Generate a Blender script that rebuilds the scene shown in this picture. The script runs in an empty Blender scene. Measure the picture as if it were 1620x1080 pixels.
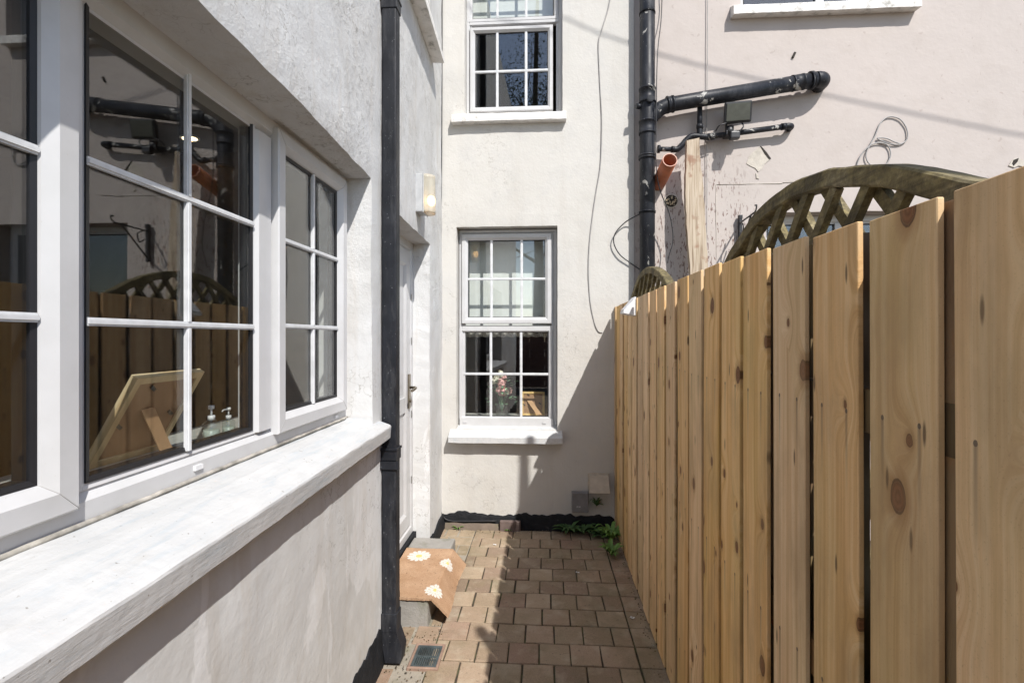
import bpy, bmesh, math, random
from mathutils import Vector, Matrix, noise
R = math.radians
random.seed(7)
SC = bpy.context.scene
COL = SC.collection

# ------------------------------------------------------------------ camera
F = 800.0; CX = 810.0; HY = 533.0; CAMH = 1.5
YAW = math.atan(52 / F)
cd = bpy.data.cameras.new('camera'); cam = bpy.data.objects.new('camera', cd); COL.objects.link(cam)
cd.sensor_width = 36; cd.lens = 36 * F / 1620; cd.clip_start = 0.02; cd.clip_end = 2000
cd.shift_x = 0; cd.shift_y = -(540 - HY) / 1620
cam.location = (0, 0, CAMH); cam.rotation_euler = (R(90), 0, YAW)
SC.camera = cam

# ------------------------------------------------------------------ sky, sun, exposure
SUN = Vector((-0.475, 0.785, -1.0)).normalized()          # direction the light travels
elev = math.asin(-SUN.z)
w = bpy.data.worlds.new('World'); SC.world = w; w.use_nodes = True
nt = w.node_tree; nt.nodes.clear()
sky = nt.nodes.new('ShaderNodeTexSky'); sky.sky_type = 'NISHITA'; sky.sun_disc = False
sky.sun_elevation = elev; sky.sun_rotation = math.atan2(-SUN.x, -SUN.y)
sky.air_density = 1.0; sky.dust_density = 0.8
bg = nt.nodes.new('ShaderNodeBackground'); bg.inputs[1].default_value = 0.137
out = nt.nodes.new('ShaderNodeOutputWorld')
nt.links.new(sky.outputs[0], bg.inputs[0]); nt.links.new(bg.outputs[0], out.inputs[0])
sd = bpy.data.lights.new('sun', 'SUN'); sd.energy = 3.95; sd.angle = R(0.5); sd.color = (1.0, 0.965, 0.915)
sun = bpy.data.objects.new('sun', sd); COL.objects.link(sun)
sun.rotation_euler = SUN.to_track_quat('-Z', 'Y').to_euler(); sun.location = (4, -6, 9)
SC.view_settings.view_transform = 'Standard'; SC.view_settings.look = 'None'
SC.view_settings.gamma = 1; SC.view_settings.use_curve_mapping = False
SC.view_settings.exposure = 0.55
SC.render.engine = 'CYCLES'
SC.cycles.max_bounces = 10; SC.cycles.diffuse_bounces = 6; SC.cycles.glossy_bounces = 5
SC.cycles.transparent_max_bounces = 16; SC.cycles.caustics_reflective = False; SC.cycles.caustics_refractive = False
SC.cycles.sample_clamp_indirect = 6; SC.cycles.use_denoising = True

# ------------------------------------------------------------------ pixel helpers (photo pixels 1620x1080)
ca, sa = math.cos(YAW), math.sin(YAW)
FW = Vector((-sa, ca, 0)); RT = Vector((ca, sa, 0)); C0 = Vector((0, 0, CAMH))
def ray(px, py): return FW + RT * ((px - CX) / F) + Vector((0, 0, (HY - py) / F))
def onY(px, py, y): r = ray(px, py); return C0 + r * (y / r.y)
def onX(px, py, x): r = ray(px, py); return C0 + r * (x / r.x)
def onZ(px, py, z): r = ray(px, py); return C0 + r * ((z - CAMH) / r.z)

D = 3.955                                                # far walls
XF = 0.54                                                # fence face
pa = onZ(589, 1080, 0); pb = onZ(697, 838, 0)
WS = (pb.x - pa.x) / (pb.y - pa.y)
def wl(y): return pa.x + WS * (y - pa.y)                 # face of the left wall

# ------------------------------------------------------------------ materials
class M:
    def __init__(s, name):
        s.m = bpy.data.materials.new(name); s.m.use_nodes = True; s.t = s.m.node_tree
        s.b = s.t.nodes['Principled BSDF']; s.out = s.t.nodes['Material Output']; s._c = None
    def n(s, typ, **k):
        x = s.t.nodes.new('ShaderNode' + typ)
        for a, v in k.items(): setattr(x, a, v)
        return x
    def l(s, a, b): s.t.links.new(a, b)
    def put(s, inp, v):
        if hasattr(v, 'links') or isinstance(v, bpy.types.NodeSocket): s.l(v, inp)
        else: inp.default_value = v
    def co(s, kind='Object'):
        if s._c is None: s._c = s.n('TexCoord')
        return s._c.outputs[kind]
    def mp(s, vec, scale=(1, 1, 1), loc=(0, 0, 0), rot=(0, 0, 0)):
        x = s.n('Mapping'); s.l(vec, x.inputs[0])
        x.inputs['Scale'].default_value = scale; s.put(x.inputs['Location'], loc); x.inputs['Rotation'].default_value = rot
        return x.outputs[0]
    def noise(s, vec, scale, detail=4, rough=.55, dist=0, col=False):
        x = s.n('TexNoise'); s.l(vec, x.inputs['Vector']); x.inputs['Scale'].default_value = scale
        x.inputs['Detail'].default_value = detail; x.inputs['Roughness'].default_value = rough; x.inputs['Distortion'].default_value = dist
        return x.outputs['Color' if col else 'Fac']
    def vor(s, vec, scale, feature='F1', out='Distance', rnd=1):
        x = s.n('TexVoronoi', feature=feature); s.l(vec, x.inputs['Vector']); x.inputs['Scale'].default_value = scale
        x.inputs['Randomness'].default_value = rnd
        return x.outputs[out]
    def ramp(s, fac, stops, interp='LINEAR'):
        x = s.n('ValToRGB'); x.color_ramp.interpolation = interp
        el = x.color_ramp.elements
        while len(el) < len(stops): el.new(.5)
        for e, (p, c) in zip(el, stops):
            e.position = p; e.color = (c, c, c, 1) if not hasattr(c, '__len__') else (*c, 1)
        s.l(fac, x.inputs[0]); return x.outputs[0]
    def math(s, op, a, b=0.0, c=None, clamp=False):
        x = s.n('Math', operation=op, use_clamp=clamp); s.put(x.inputs[0], a); s.put(x.inputs[1], b)
        if c is not None: s.put(x.inputs[2], c)
        return x.outputs[0]
    def mix(s, fac, a, b, mode='MIX'):
        x = s.n('MixRGB', blend_type=mode); s.put(x.inputs[0], fac)
        for i, v in ((1, a), (2, b)):
            if isinstance(v, (tuple, list)): v = (*v, 1) if len(v) == 3 else v
            s.put(x.inputs[i], v)
        return x.outputs[0]
    def bump(s, h, strength=.3, dist=.01, prev=None):
        x = s.n('Bump'); x.inputs['Strength'].default_value = strength; x.inputs['Distance'].default_value = dist
        s.l(h, x.inputs['Height'])
        if prev is not None: s.l(prev, x.inputs['Normal'])
        return x.outputs[0]
    def sep(s, vec):
        x = s.n('SeparateXYZ'); s.l(vec, x.inputs[0]); return x.outputs
    def set(s, color=None, rough=None, normal=None, metal=None, spec=None):
        if color is not None: s.put(s.b.inputs['Base Color'], (*color, 1) if isinstance(color, tuple) else color)
        if rough is not None: s.put(s.b.inputs['Roughness'], rough)
        if normal is not None: s.l(normal, s.b.inputs['Normal'])
        if metal is not None: s.b.inputs['Metallic'].default_value = metal
        if spec is not None: s.b.inputs['Specular IOR Level'].default_value = spec
        return s.m

def plain(name, col, rough=.5, metal=0, nscale=25, namt=.12, bump=0, bs=80):
    m = M(name); v = m.noise(m.co(), nscale, 5)
    dark = tuple(c * (1 - namt) for c in col); lite = tuple(min(1, c * (1 + namt)) for c in col)
    c = m.ramp(v, [(.3, dark), (.7, lite)])
    nrm = m.bump(m.noise(m.co(), bs, 4), bump, .003) if bump else None
    return m.set(c, rough, nrm, metal)

def mat_render(name, base, dirt, rough_scale, bump, streak=.35, chips=0.0, undul=.25):
    m = M(name); co = m.co()
    big = m.noise(co, 1.3, 6, .6, .4); mid = m.noise(co, 6, 6, .65, .2); fine = m.noise(co, rough_scale, 5, .6)
    c = m.mix(m.ramp(big, [(.38, 0.0), (.72, 1.0)]), base, tuple(x * y for x, y in zip(base, (.93, .925, .91))))
    c = m.mix(m.ramp(mid, [(.50, 0.0), (.62, .35), (.78, .6)]), c, tuple(x * y for x, y in zip(base, (.88, .89, .91))))
    st = m.noise(m.mp(co, (7, 7, .7)), 1.6, 6, .65)
    c = m.mix(m.math('MULTIPLY', m.ramp(st, [(.52, 0.0), (.75, 1.0)]), streak), c, dirt)
    pits = m.noise(co, 55, 3, .7)
    c = m.mix(m.math('MULTIPLY', m.ramp(pits, [(.66, 0.0), (.74, 1.0)]), m.math('MULTIPLY', m.ramp(mid, [(.5, 0.0), (.65, 1.0)]), .45)), c, (.30, .29, .27))
    if chips:
        ch = m.vor(m.mp(m.noise(co, 3, 2, .5, 0, True), (1, 1, 1)), 5)
        sp = m.noise(m.mp(co, (1.0, 1, .45), rot=(0, .5, 0)), 42, 2, .6, 1.2)
        c = m.mix(m.math('MULTIPLY', m.ramp(sp, [(.675, 0.0), (.69, 1.0)]), chips), c, (.16, .11, .09))
    ck = m.n('TexVoronoi', feature='DISTANCE_TO_EDGE'); m.l(m.mp(m.noise(co, 2.5, 5, .6, 0, True), (1.2, 1.2, 1.2)), ck.inputs['Vector']); ck.inputs['Scale'].default_value = 3.2
    cm = m.math('MULTIPLY', m.ramp(ck.outputs['Distance'], [(.0, .55), (.012, 0.0)]), m.ramp(m.noise(co, .9, 2), [(.5, 0.0), (.58, 1.0)]))
    c = m.mix(cm, c, (.22, .20, .17))
    n = m.bump(m.noise(co, 4, 3), undul, .02)
    n = m.bump(fine, bump, .006, n)
    n = m.bump(m.vor(co, rough_scale * 1.7), bump * .5, .003, n)
    return m.set(c, .82, n, spec=.25)

MAT = {}
def mat_roughcast():
    m = M('roughcast_white'); co = m.co(); x, y, z = m.sep(co)
    up = m.ramp(m.math('ADD', z, m.math('MULTIPLY', m.noise(co, 2, 3), .3)), [(.0, 0.0), (.25, 1.0)])
    geo = m.n('NewGeometry'); gz_ = m.sep(geo.outputs['Position'])[2]
    up = m.math('SMOOTH_MIN', m.math('MAXIMUM', m.math('MULTIPLY', m.math('SUBTRACT', gz_, 1.4), 2.0), 0.0), 1.0, .1)
    big = m.noise(co, 1.4, 6, .6, .4); mid = m.noise(co, 5, 6, .7, .2)
    base = (.62, .625, .625)
    c = m.mix(m.ramp(big, [(.40, 0.0), (.70, 1.0)]), base, (.52, .51, .49))
    c = m.mix(m.ramp(mid, [(.48, 0.0), (.62, .35), (.75, .6)]), c, (.66, .665, .665))
    new = m.noise(m.mp(co, (1, 1, .5)), 2.6, 5, .6, .8)
    c = m.mix(m.math('MULTIPLY', m.ramp(new, [(.545, 0.0), (.56, 1.0)]), m.math('MULTIPLY_ADD', up, -.5, .7)), c, (.70, .70, .70))
    st = m.noise(m.mp(co, (6, 6, .8)), 1.7, 6, .65)
    c = m.mix(m.math('MULTIPLY', m.ramp(st, [(.52, 0.0), (.78, 1.0)]), .5), c, (.46, .40, .33))
    pits = m.noise(co, 34, 5, .75)
    pm = m.math('MULTIPLY', m.ramp(m.noise(co, 2.3, 4, .6), [(.47, 0.0), (.62, 1.0)]), up)
    c = m.mix(m.math('MULTIPLY', m.ramp(pits, [(.55, 0.0), (.64, 1.0)]), m.math('MULTIPLY', pm, .6)), c, (.26, .25, .225))
    gr = m.noise(m.mp(co, (1, 1, .8), (3, 7, 1)), 1.9, 6, .7, .6)
    c = m.mix(m.math('MULTIPLY', m.ramp(gr, [(.5, 0.0), (.66, 1.0)]), m.math('MULTIPLY', up, .45)), c, (.40, .39, .37))
    ck = m.n('TexVoronoi', feature='DISTANCE_TO_EDGE'); m.l(m.mp(m.noise(co, 2.5, 5, .6, 0, True), (1.2, 1.2, 1.2)), ck.inputs['Vector']); ck.inputs['Scale'].default_value = 3.2
    cm = m.math('MULTIPLY', m.ramp(ck.outputs['Distance'], [(.0, .55), (.012, 0.0)]), m.ramp(m.noise(co, .9, 2), [(.5, 0.0), (.58, 1.0)]))
    c = m.mix(cm, c, (.22, .20, .17))
    n = m.bump(m.noise(co, 5, 4, .6), .3, .02)
    fine = m.noise(co, 170, 7, .8); grit = m.math('MULTIPLY', m.noise(co, 60, 3, .6), .8)
    h = m.math('MULTIPLY', m.math('ADD', fine, grit), m.math('MULTIPLY_ADD', up, .85, .22))
    n = m.bump(h, .5, .006, n)
    n = m.bump(m.math('MULTIPLY', pits, pm), .6, .01, n)
    return m.set(c, .85, n, spec=.2)
MAT['roughcast'] = mat_roughcast()
MAT['white_wall'] = mat_render('painted_white_wall', (.56, .545, .515), (.40, .36, .31), 38, .30, .22)
# soft pink wall with brown scratch marks near the foot of the stack
def mat_pink():
    m = M('painted_pink_wall'); co = m.co()
    base = (.49, .438, .405)
    big = m.noise(co, 1.1, 6, .6, .4); mid = m.noise(co, 5, 6, .6)
    c = m.mix(m.ramp(big, [(.4, 0.0), (.7, 1.0)]), base, (.465, .42, .39))
    c = m.mix(m.ramp(mid, [(.52, 0.0), (.75, .5)]), c, (.42, .37, .335))
    x, y, z = m.sep(co)
    # region of ivy marks: left of the trellis
    d = m.math('ADD', m.math('POWER', m.math('DIVIDE', m.math('SUBTRACT', x, 1.15), .55), 2.0),
               m.math('POWER', m.math('DIVIDE', m.math('SUBTRACT', z, 2.25), .75), 2.0))
    reg = m.ramp(m.math('ADD', m.math('MULTIPLY', d, .4), m.math('MULTIPLY', m.noise(co, 3, 3), .35)), [(.28, 1.0), (.62, .0)])
    sp = m.noise(m.mp(co, (1, 1, .26), rot=(0, .55, 0)), 62, 2, .5, .5)
    sp2 = m.noise(m.mp(co, (1, 1, .24), rot=(0, -.5, 0)), 66, 2, .5, .5)
    mk = m.math('MAXIMUM', m.ramp(sp, [(.615, 0.0), (.635, 1.0)]), m.ramp(sp2, [(.62, 0.0), (.64, 1.0)]))
    c = m.mix(m.math('MULTIPLY', mk, m.math('MULTIPLY', reg, .85)), c, (.16, .10, .085))
    few = m.ramp(m.noise(co, 24, 2, .5, .5), [(.70, 0.0), (.72, .5)])
    c = m.mix(few, c, (.36, .30, .27))
    n = m.bump(m.noise(co, 5, 3), .25, .02); n = m.bump(m.noise(co, 42, 4), .22, .005, n)
    return m.set(c, .8, n, spec=.25)
MAT['pink'] = mat_pink()
def mat_bitumen():
    m = M('black_bitumen_paint'); co = m.co()
    v = m.noise(co, 18, 6, .7)
    c = m.ramp(v, [(.3, (.009, .010, .012)), (.62, (.017, .018, .021)), (.80, (.10, .10, .10))])
    return m.set(c, .75, m.bump(m.noise(co, 45, 4), .5, .01), spec=.2)
MAT['bitumen'] = mat_bitumen()
def mat_pvc():
    m = M('white_upvc'); co = m.co()
    v = m.noise(co, 9, 5, .6)
    c = m.ramp(v, [(.35, (.55, .55, .555)), (.7, (.50, .50, .50))])
    sp = m.ramp(m.noise(co, 140, 2), [(.74, 0.0), (.78, .5)])
    c = m.mix(sp, c, (.4, .38, .34))
    return m.set(c, .33, m.bump(m.noise(co, 5, 2), .05, .01))
MAT['pvc'] = mat_pvc()
MAT['pvc_line'] = plain('white_glazing_bar', (.62, .63, .64), .35)
MAT['gasket'] = plain('black_rubber_gasket', (.012, .012, .014), .5)
def mat_glass(name, f0, tint=(1, 1, 1), mx=.95):
    m = M(name); m.t.nodes.remove(m.b)
    lw = m.n('LayerWeight'); lw.inputs[0].default_value = .5
    p = m.math('POWER', lw.outputs['Facing'], 5.0)
    f = m.math('MULTIPLY_ADD', p, mx - f0, f0)
    tr = m.n('BsdfTransparent'); tr.inputs[0].default_value = (*tint, 1)
    gl = m.n('BsdfGlossy'); gl.inputs['Roughness'].default_value = 0.0; gl.inputs[0].default_value = (1, 1, 1, 1)
    mx_ = m.n('MixShader'); m.l(f, mx_.inputs[0]); m.l(tr.outputs[0], mx_.inputs[1]); m.l(gl.outputs[0], mx_.inputs[2])
    m.l(mx_.outputs[0], m.out.inputs[0]); return m.m
MAT['glass'] = mat_glass('window_glass', .08, (.955, .97, .96))
MAT['clear'] = mat_glass('clear_bottle_glass', .10, (.90, .93, .92))
def mat_sill():
    m = M('white_sill_paint'); co = m.co()
    br = m.noise(m.mp(co, (34, 3, 34)), 3, 6, .7); br2 = m.noise(m.mp(co, (14, 2.2, 14), (3, 1, 0)), 2, 5, .65, .3)
    c = m.ramp(br2, [(.36, (.57, .57, .565)), (.55, (.53, .535, .535)), (.66, (.47, .50, .52)), (.78, (.43, .47, .50))])
    c = m.mix(m.math('MULTIPLY', m.ramp(br, [(.5, 0.0), (.72, 1.0)]), .35), c, (.44, .45, .45))
    dg = m.noise(m.mp(co, (9, 3, 9), (0, 4, 2)), 2, 6, .7)
    c = m.mix(m.math('MULTIPLY', m.ramp(dg, [(.58, 0.0), (.74, 1.0)]), .35), c, (.36, .345, .31))
    sp = m.ramp(m.noise(co, 70, 3), [(.69, 0.0), (.72, .8)])
    c = m.mix(sp, c, (.25, .23, .20))
    n = m.bump(br, .35, .004); n = m.bump(m.noise(co, 10, 3), .3, .012, n); n = m.bump(m.noise(co, 60, 4), .2, .004, n)
    return m.set(c, .5, n)
MAT['sill'] = mat_sill()
def mat_sill_grey():
    m = M('weathered_sill_paint'); co = m.co()
    c = m.ramp(m.noise(co, 14, 6, .65), [(.35, (.78, .76, .73)), (.55, (.70, .68, .65)), (.72, (.32, .31, .28))])
    return m.set(c, .7, m.bump(m.noise(co, 30, 4), .5, .01))
MAT['sill_grey'] = mat_sill_grey()
def mat_black_plastic(name, base=(.010, .011, .014), scuff=.75, rough=.38, patch=0):
    m = M(name); co = m.co()
    v = m.noise(co, 7, 6, .6)
    c = m.ramp(v, [(.35, base), (.75, tuple(x * 2.2 for x in base))])
    sp = m.noise(co, 90, 3, .6)
    c = m.mix(m.math('MULTIPLY', m.ramp(sp, [(.68, 0.0), (.72, 1.0)]), scuff * .6), c, (.30, .31, .33))
    ds = m.noise(m.mp(co, (3, 3, .6)), 8, 5, .7)
    c = m.mix(m.math('MULTIPLY', m.ramp(ds, [(.5, 0.0), (.75, 1.0)]), .35), c, (.11, .11, .115))
    if patch: c = m.mix(m.ramp(m.noise(co, 9, 5, .7, .5), [(.62, 0.0), (.64, patch)]), c, (.42, .41, .38))
    r = m.ramp(v, [(.3, rough), (.7, rough + .2)])
    return m.set(c, r, m.bump(m.noise(co, 30, 4), .12, .004), spec=.25)
MAT['black_pipe'] = mat_black_plastic('black_downpipe_plastic')
MAT['stack'] = mat_black_plastic('black_soil_pipe_plastic', (.009, .010, .013), .9, .36, .8)
MAT['terracotta'] = plain('terracotta_plastic', (.36, .115, .055), .45, 0, 12, .25)
MAT['cable_grey'] = plain('grey_cable_sheath', (.33, .32, .31), .6)
MAT['cable_black'] = plain('black_cable_sheath', (.025, .025, .027), .5)

def mat_pine(name, tones, knot=(.13, .055, .025), green=.3, kn=1.0, nails=False):
    m = M(name); co = m.co(); oi = m.n('ObjectInfo'); rnd = oi.outputs['Random']
    off = m.n('CombineXYZ'); m.put(off.inputs[0], m.math('MULTIPLY', rnd, 37.0)); m.put(off.inputs[1], m.math('MULTIPLY', rnd, 91.0)); m.put(off.inputs[2], m.math('MULTIPLY', rnd, 53.0))
    va = m.n('VectorMath', operation='ADD'); m.l(co, va.inputs[0]); m.l(off.outputs[0], va.inputs[1]); P = va.outputs[0]
    flat = m.mp(P, (0.0, 1, .42))
    yz = m.n('CombineXYZ'); fs = m.sep(P); m.l(fs[1], yz.inputs[0]); m.put(yz.inputs[1], m.math('MULTIPLY', fs[2], .62)); flat = yz.outputs[0]
    vd = m.n('TexVoronoi', feature='F1', voronoi_dimensions='2D'); m.l(flat, vd.inputs['Vector']); vd.inputs['Scale'].default_value = 7.5
    dist = vd.outputs['Distance']; vc = m.sep(vd.outputs['Color'])
    on = m.math('GREATER_THAN', vc[0], .38)
    size = m.math('MULTIPLY_ADD', m.math('POWER', vc[1], 1.6), .11, .03)
    wob = m.math('MULTIPLY', m.math('SUBTRACT', m.noise(P, 60, 2), .5), .03)
    dd = m.math('ADD', dist, wob)
    # grain coordinate bent around the knots
    bend = m.math('MULTIPLY', m.math('POWER', m.math('SUBTRACT', 1.0, m.math('MINIMUM', m.math('MULTIPLY', dist, 2.2), 1.0)), 2.0), on)
    g = m.sep(P)
    warp = m.noise(m.mp(P, (1, 1, .25)), 5, 3)
    gy = m.math('ADD', m.math('ADD', g[1], m.math('MULTIPLY', bend, .055)), m.math('MULTIPLY', warp, .03))
    cv = m.n('CombineXYZ'); m.put(cv.inputs[0], m.math('MULTIPLY', g[0], 20.0)); m.put(cv.inputs[1], m.math('MULTIPLY', gy, 70.0)); m.put(cv.inputs[2], m.math('MULTIPLY', g[2], .9))
    grain = m.noise(cv.outputs[0], 1, 3, .55)
    cv2 = m.n('CombineXYZ'); m.put(cv2.inputs[0], m.math('MULTIPLY', g[0], 60.0)); m.put(cv2.inputs[1], m.math('MULTIPLY', gy, 520.0)); m.put(cv2.inputs[2], m.math('MULTIPLY', g[2], 9.0))
    fine = m.noise(cv2.outputs[0], 1, 3, .6)
    c = m.ramp(grain, [(.28, tones[0]), (.47, tones[1]), (.62, tones[2]), (.74, tones[1])])
    c = m.mix(m.math('MULTIPLY', m.ramp(fine, [(.35, 1.0), (.6, 0.0)]), .13), c, tuple(x * .55 for x in tones[0]))
    bl = m.noise(m.mp(P, (1, 1, .4)), 3.2, 4)
    c = m.mix(m.math('MULTIPLY', m.ramp(bl, [(.45, 0.0), (.7, 1.0)]), green), c, (.52, .40, .16))
    bl2 = m.noise(m.mp(P, (1, 1, .3), (5, 3, 1)), 4.0, 4)
    c = m.mix(m.math('MULTIPLY', m.ramp(bl2, [(.5, 0.0), (.75, 1.0)]), .35), c, (.56, .31, .14))
    # board-to-board tone
    tone = m.n('HueSaturation'); m.put(tone.inputs['Value'], m.math('MULTIPLY_ADD', rnd, .22, .89)); m.put(tone.inputs['Saturation'], m.math('MULTIPLY_ADD', m.math('FRACT', m.math('MULTIPLY', rnd, 7.3)), .25, .86))
    m.l(c, tone.inputs['Color']); c = tone.outputs[0]
    e = m.math('DIVIDE', dd, size)
    halo = m.math('MULTIPLY', m.ramp(m.math('MULTIPLY', e, .4), [(.34, 1.0), (.8, 0.0)]), on)
    c = m.mix(m.math('MULTIPLY', halo, .6 * kn), c, (.27, .13, .045))
    core = m.math('MULTIPLY', m.ramp(m.math('MULTIPLY', e, .5), [(.40, 1.0), (.50, 0.0)]), on)
    rings = m.math('MULTIPLY_ADD', m.math('SINE', m.math('MULTIPLY', e, 14.0)), .25, .75)
    kc = m.mix(rings, tuple(x * .7 for x in knot), (.22, .095, .04))
    c = m.mix(m.math('MULTIPLY', core, .96 * kn), c, kc)
    edge = m.math('MULTIPLY', m.ramp(m.math('ABSOLUTE', m.math('SUBTRACT', e, .93)), [(.04, 1.0), (.10, 0.0)]), on)
    c = m.mix(m.math('MULTIPLY', edge, .75 * kn), c, (.06, .028, .015))
    # small dark resin pockets and nail streaks
    yz2 = m.n('CombineXYZ'); m.l(fs[1], yz2.inputs[0]); m.put(yz2.inputs[1], m.math('MULTIPLY', fs[2], .2)); sv = m.n('TexVoronoi', feature='F1', voronoi_dimensions='2D'); m.l(yz2.outputs[0], sv.inputs['Vector']); sv.inputs['Scale'].default_value = 17
    svc = m.sep(sv.outputs['Color'])
    pk = m.math('MULTIPLY', m.ramp(sv.outputs['Distance'], [(.035, 1.0), (.075, 0.0)]), m.math('GREATER_THAN', svc[2], .72))
    c = m.mix(m.math('MULTIPLY', pk, .8), c, (.07, .04, .022))
    if nails:
        o_ = m.sep(co); dn = None
        for yy_ in (.034, .114):
            ay = m.math('ABSOLUTE', m.math('SUBTRACT', o_[1], yy_))
            for zz_ in (.287, .838, 1.372):
                dz_ = m.math('SUBTRACT', zz_, m.math('ADD', o_[2], m.math('MULTIPLY', rnd, .012)))
                head = m.math('LESS_THAN', m.math('ADD', m.math('MULTIPLY', ay, ay), m.math('MULTIPLY', m.math('MULTIPLY', dz_, dz_), .6)), .0000115)
                st = m.math('MULTIPLY', m.ramp(m.math('MULTIPLY', ay, 100.0), [(.12, 1.0), (.5, 0.0)]), m.math('MULTIPLY', m.math('GREATER_THAN', dz_, 0.0), m.ramp(m.math('MULTIPLY', dz_, 5.0), [(.0, .55), (.8, 0.0)])))
                q = m.math('MAXIMUM', m.math('MULTIPLY', head, .9), st); dn = q if dn is None else m.math('MAXIMUM', dn, q)
        c = m.mix(dn, c, (.075, .06, .055))
        sm = m.noise(m.mp(P, (1, 1, .35), (2, 8, 4)), 7, 5, .65)
        c = m.mix(m.math('MULTIPLY', m.ramp(sm, [(.47, 0.0), (.70, 1.0)]), .5), c, (.33, .22, .12))
        sw = m.noise(m.mp(P, (1, 1, 1)), 330, 2); c = m.mix(m.math('MULTIPLY', m.ramp(sw, [(.62, 0.0), (.72, 1.0)]), .3), c, (.30, .19, .10))
    n = m.bump(fine, .3, .003); n = m.bump(grain, .16, .004, n)
    return m.set(c, .68, n, spec=.25)
MAT['pine'] = mat_pine('new_pine_board', ((.56, .326, .132), (.725, .463, .228), (.805, .566, .316)), green=.5, nails=True)
MAT['pine_gap_shade'] = mat_pine('brown_gap_shade_board', ((.07, .042, .022), (.095, .06, .033), (.12, .08, .045)))  # brown post timber; on back boards and rails it paints the gap shade
MAT['pine_frame'] = mat_pine('pale_pine_frame', ((.60, .40, .17), (.72, .52, .25), (.78, .60, .33)), green=0, kn=.4)
MAT['mdf'] = plain('brown_backing_board', (.33, .19, .10), .75, 0, 14, .12)
def mat_moss_wood():
    m = M('mossy_weathered_timber'); co = m.co()
    v = m.noise(co, 7, 6, .65, .3)
    c = m.ramp(v, [(.28, (.045, .034, .018)), (.43, (.13, .105, .045)), (.55, (.235, .19, .085)), (.72, (.36, .31, .20))])
    f = m.noise(co, 55, 4, .7)
    c = m.mix(m.math('MULTIPLY', m.ramp(f, [(.42, 1.0), (.6, 0.0)]), .45), c, (.035, .028, .018))
    gr = m.noise(m.mp(co, (60, 3, 60)), 1.5, 4, .6); c = m.mix(m.math('MULTIPLY', m.ramp(gr, [(.4, 1.0), (.55, 0.0)]), .5), c, (.05, .038, .02))
    return m.set(c, .85, m.bump(f, .55, .006))
MAT['moss_wood'] = mat_moss_wood()
def mat_grey_wood():
    m = M('bleached_rough_timber'); co = m.co()
    g = m.noise(m.mp(co, (26, 26, 1.1)), 3, 5, .6, .5)
    c = m.ramp(g, [(.3, (.20, .14, .09)), (.45, (.42, .34, .25)), (.62, (.53, .45, .35)), (.78, (.28, .20, .14))])
    k = m.noise(co, 11, 3); c = m.mix(m.math('MULTIPLY', m.ramp(k, [(.62, 0.0), (.72, 1.0)]), .7), c, (.25, .12, .07))
    return m.set(c, .85, m.bump(g, .6, .008))
MAT['grey_wood'] = mat_grey_wood()

def mat_paver():
    m = M('brown_block_paving'); co = m.co(); geo = m.n('NewGeometry'); ri = geo.outputs['Random Per Island']
    c = m.ramp(ri, [(0, (.23, .165, .118)), (.25, (.34, .25, .175)), (.5, (.28, .215, .145)), (.75, (.39, .30, .21)), (.9, (.31, .205, .15)), (1, (.25, .20, .14))])
    ag = m.noise(co, 260, 3, .7)
    c = m.mix(m.math('MULTIPLY', m.ramp(ag, [(.55, 0.0), (.7, 1.0)]), .45), c, (.52, .44, .35))
    c = m.mix(m.math('MULTIPLY', m.ramp(ag, [(.33, 1.0), (.45, 0.0)]), .45), c, (.10, .08, .065))
    dk = m.noise(co, 5, 6, .65, .3)
    c = m.mix(m.math('MULTIPLY', m.ramp(dk, [(.5, 0.0), (.75, 1.0)]), .5), c, (.22, .18, .10))
    lt = m.noise(m.mp(co, (1, 1, 1), (9, 2, 0)), 9, 5, .6)
    c = m.mix(m.math('MULTIPLY', m.ramp(lt, [(.5, 0.0), (.75, 1.0)]), .55), c, (.50, .43, .33))
    ln = m.noise(m.mp(co, (1, 1, 1), (4, 4, 0)), 2.2, 6, .7, .5)
    c = m.mix(m.math('MULTIPLY', m.ramp(ln, [(.48, 0.0), (.62, 1.0)]), .5), c, (.17, .145, .085))
    spt = m.noise(m.mp(co, (1, 1, 1), (1, 6, 0)), 38, 4, .7)
    c = m.mix(m.math('MULTIPLY', m.ramp(spt, [(.60, 0.0), (.68, 1.0)]), .5), c, (.12, .095, .07))
    n = m.bump(m.noise(co, 90, 4), .35, .004); n = m.bump(ag, .3, .002, n)
    return m.set(c, .85, n, spec=.25)
MAT['paver'] = mat_paver()
def mat_joint():
    m = M('mossy_joint_sand'); co = m.co()
    v = m.noise(co, 9, 5, .6); f = m.noise(co, 160, 4)
    c = m.mix(m.ramp(v, [(.48, 0.0), (.6, 1.0)]), (.030, .023, .016), (.075, .09, .025))
    c = m.mix(m.math('MULTIPLY', f, .5), c, (.14, .11, .08))
    return m.set(c, .95, m.bump(f, .8, .01))
MAT['joint'] = mat_joint()
MAT['earth'] = plain('bare_earth_and_gravel', (.17, .14, .105), .95, 0, 6, .35, .6, 60)
def mat_concrete(name, col, moss=.4):
    m = M(name); co = m.co()
    v = m.noise(co, 7, 6, .65); f = m.noise(co, 190, 4, .7)
    c = m.ramp(v, [(.3, tuple(x * .8 for x in col)), (.7, tuple(x * 1.15 for x in col))])
    c = m.mix(m.math('MULTIPLY', m.ramp(m.noise(co, 11, 4), [(.52, 0.0), (.7, 1.0)]), moss), c, (.12, .13, .05))
    c = m.mix(m.math('MULTIPLY', f, .35), c, (.12, .11, .10))
    return m.set(c, .9, m.bump(m.noise(co, 60, 5), .5, .006), spec=.2)
MAT['step'] = mat_concrete('grey_step_stone', (.34, .325, .30))
MAT['sealant'] = plain('grimy_sealant', (.34, .32, .28), .8, 0, 22, .5)
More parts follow.
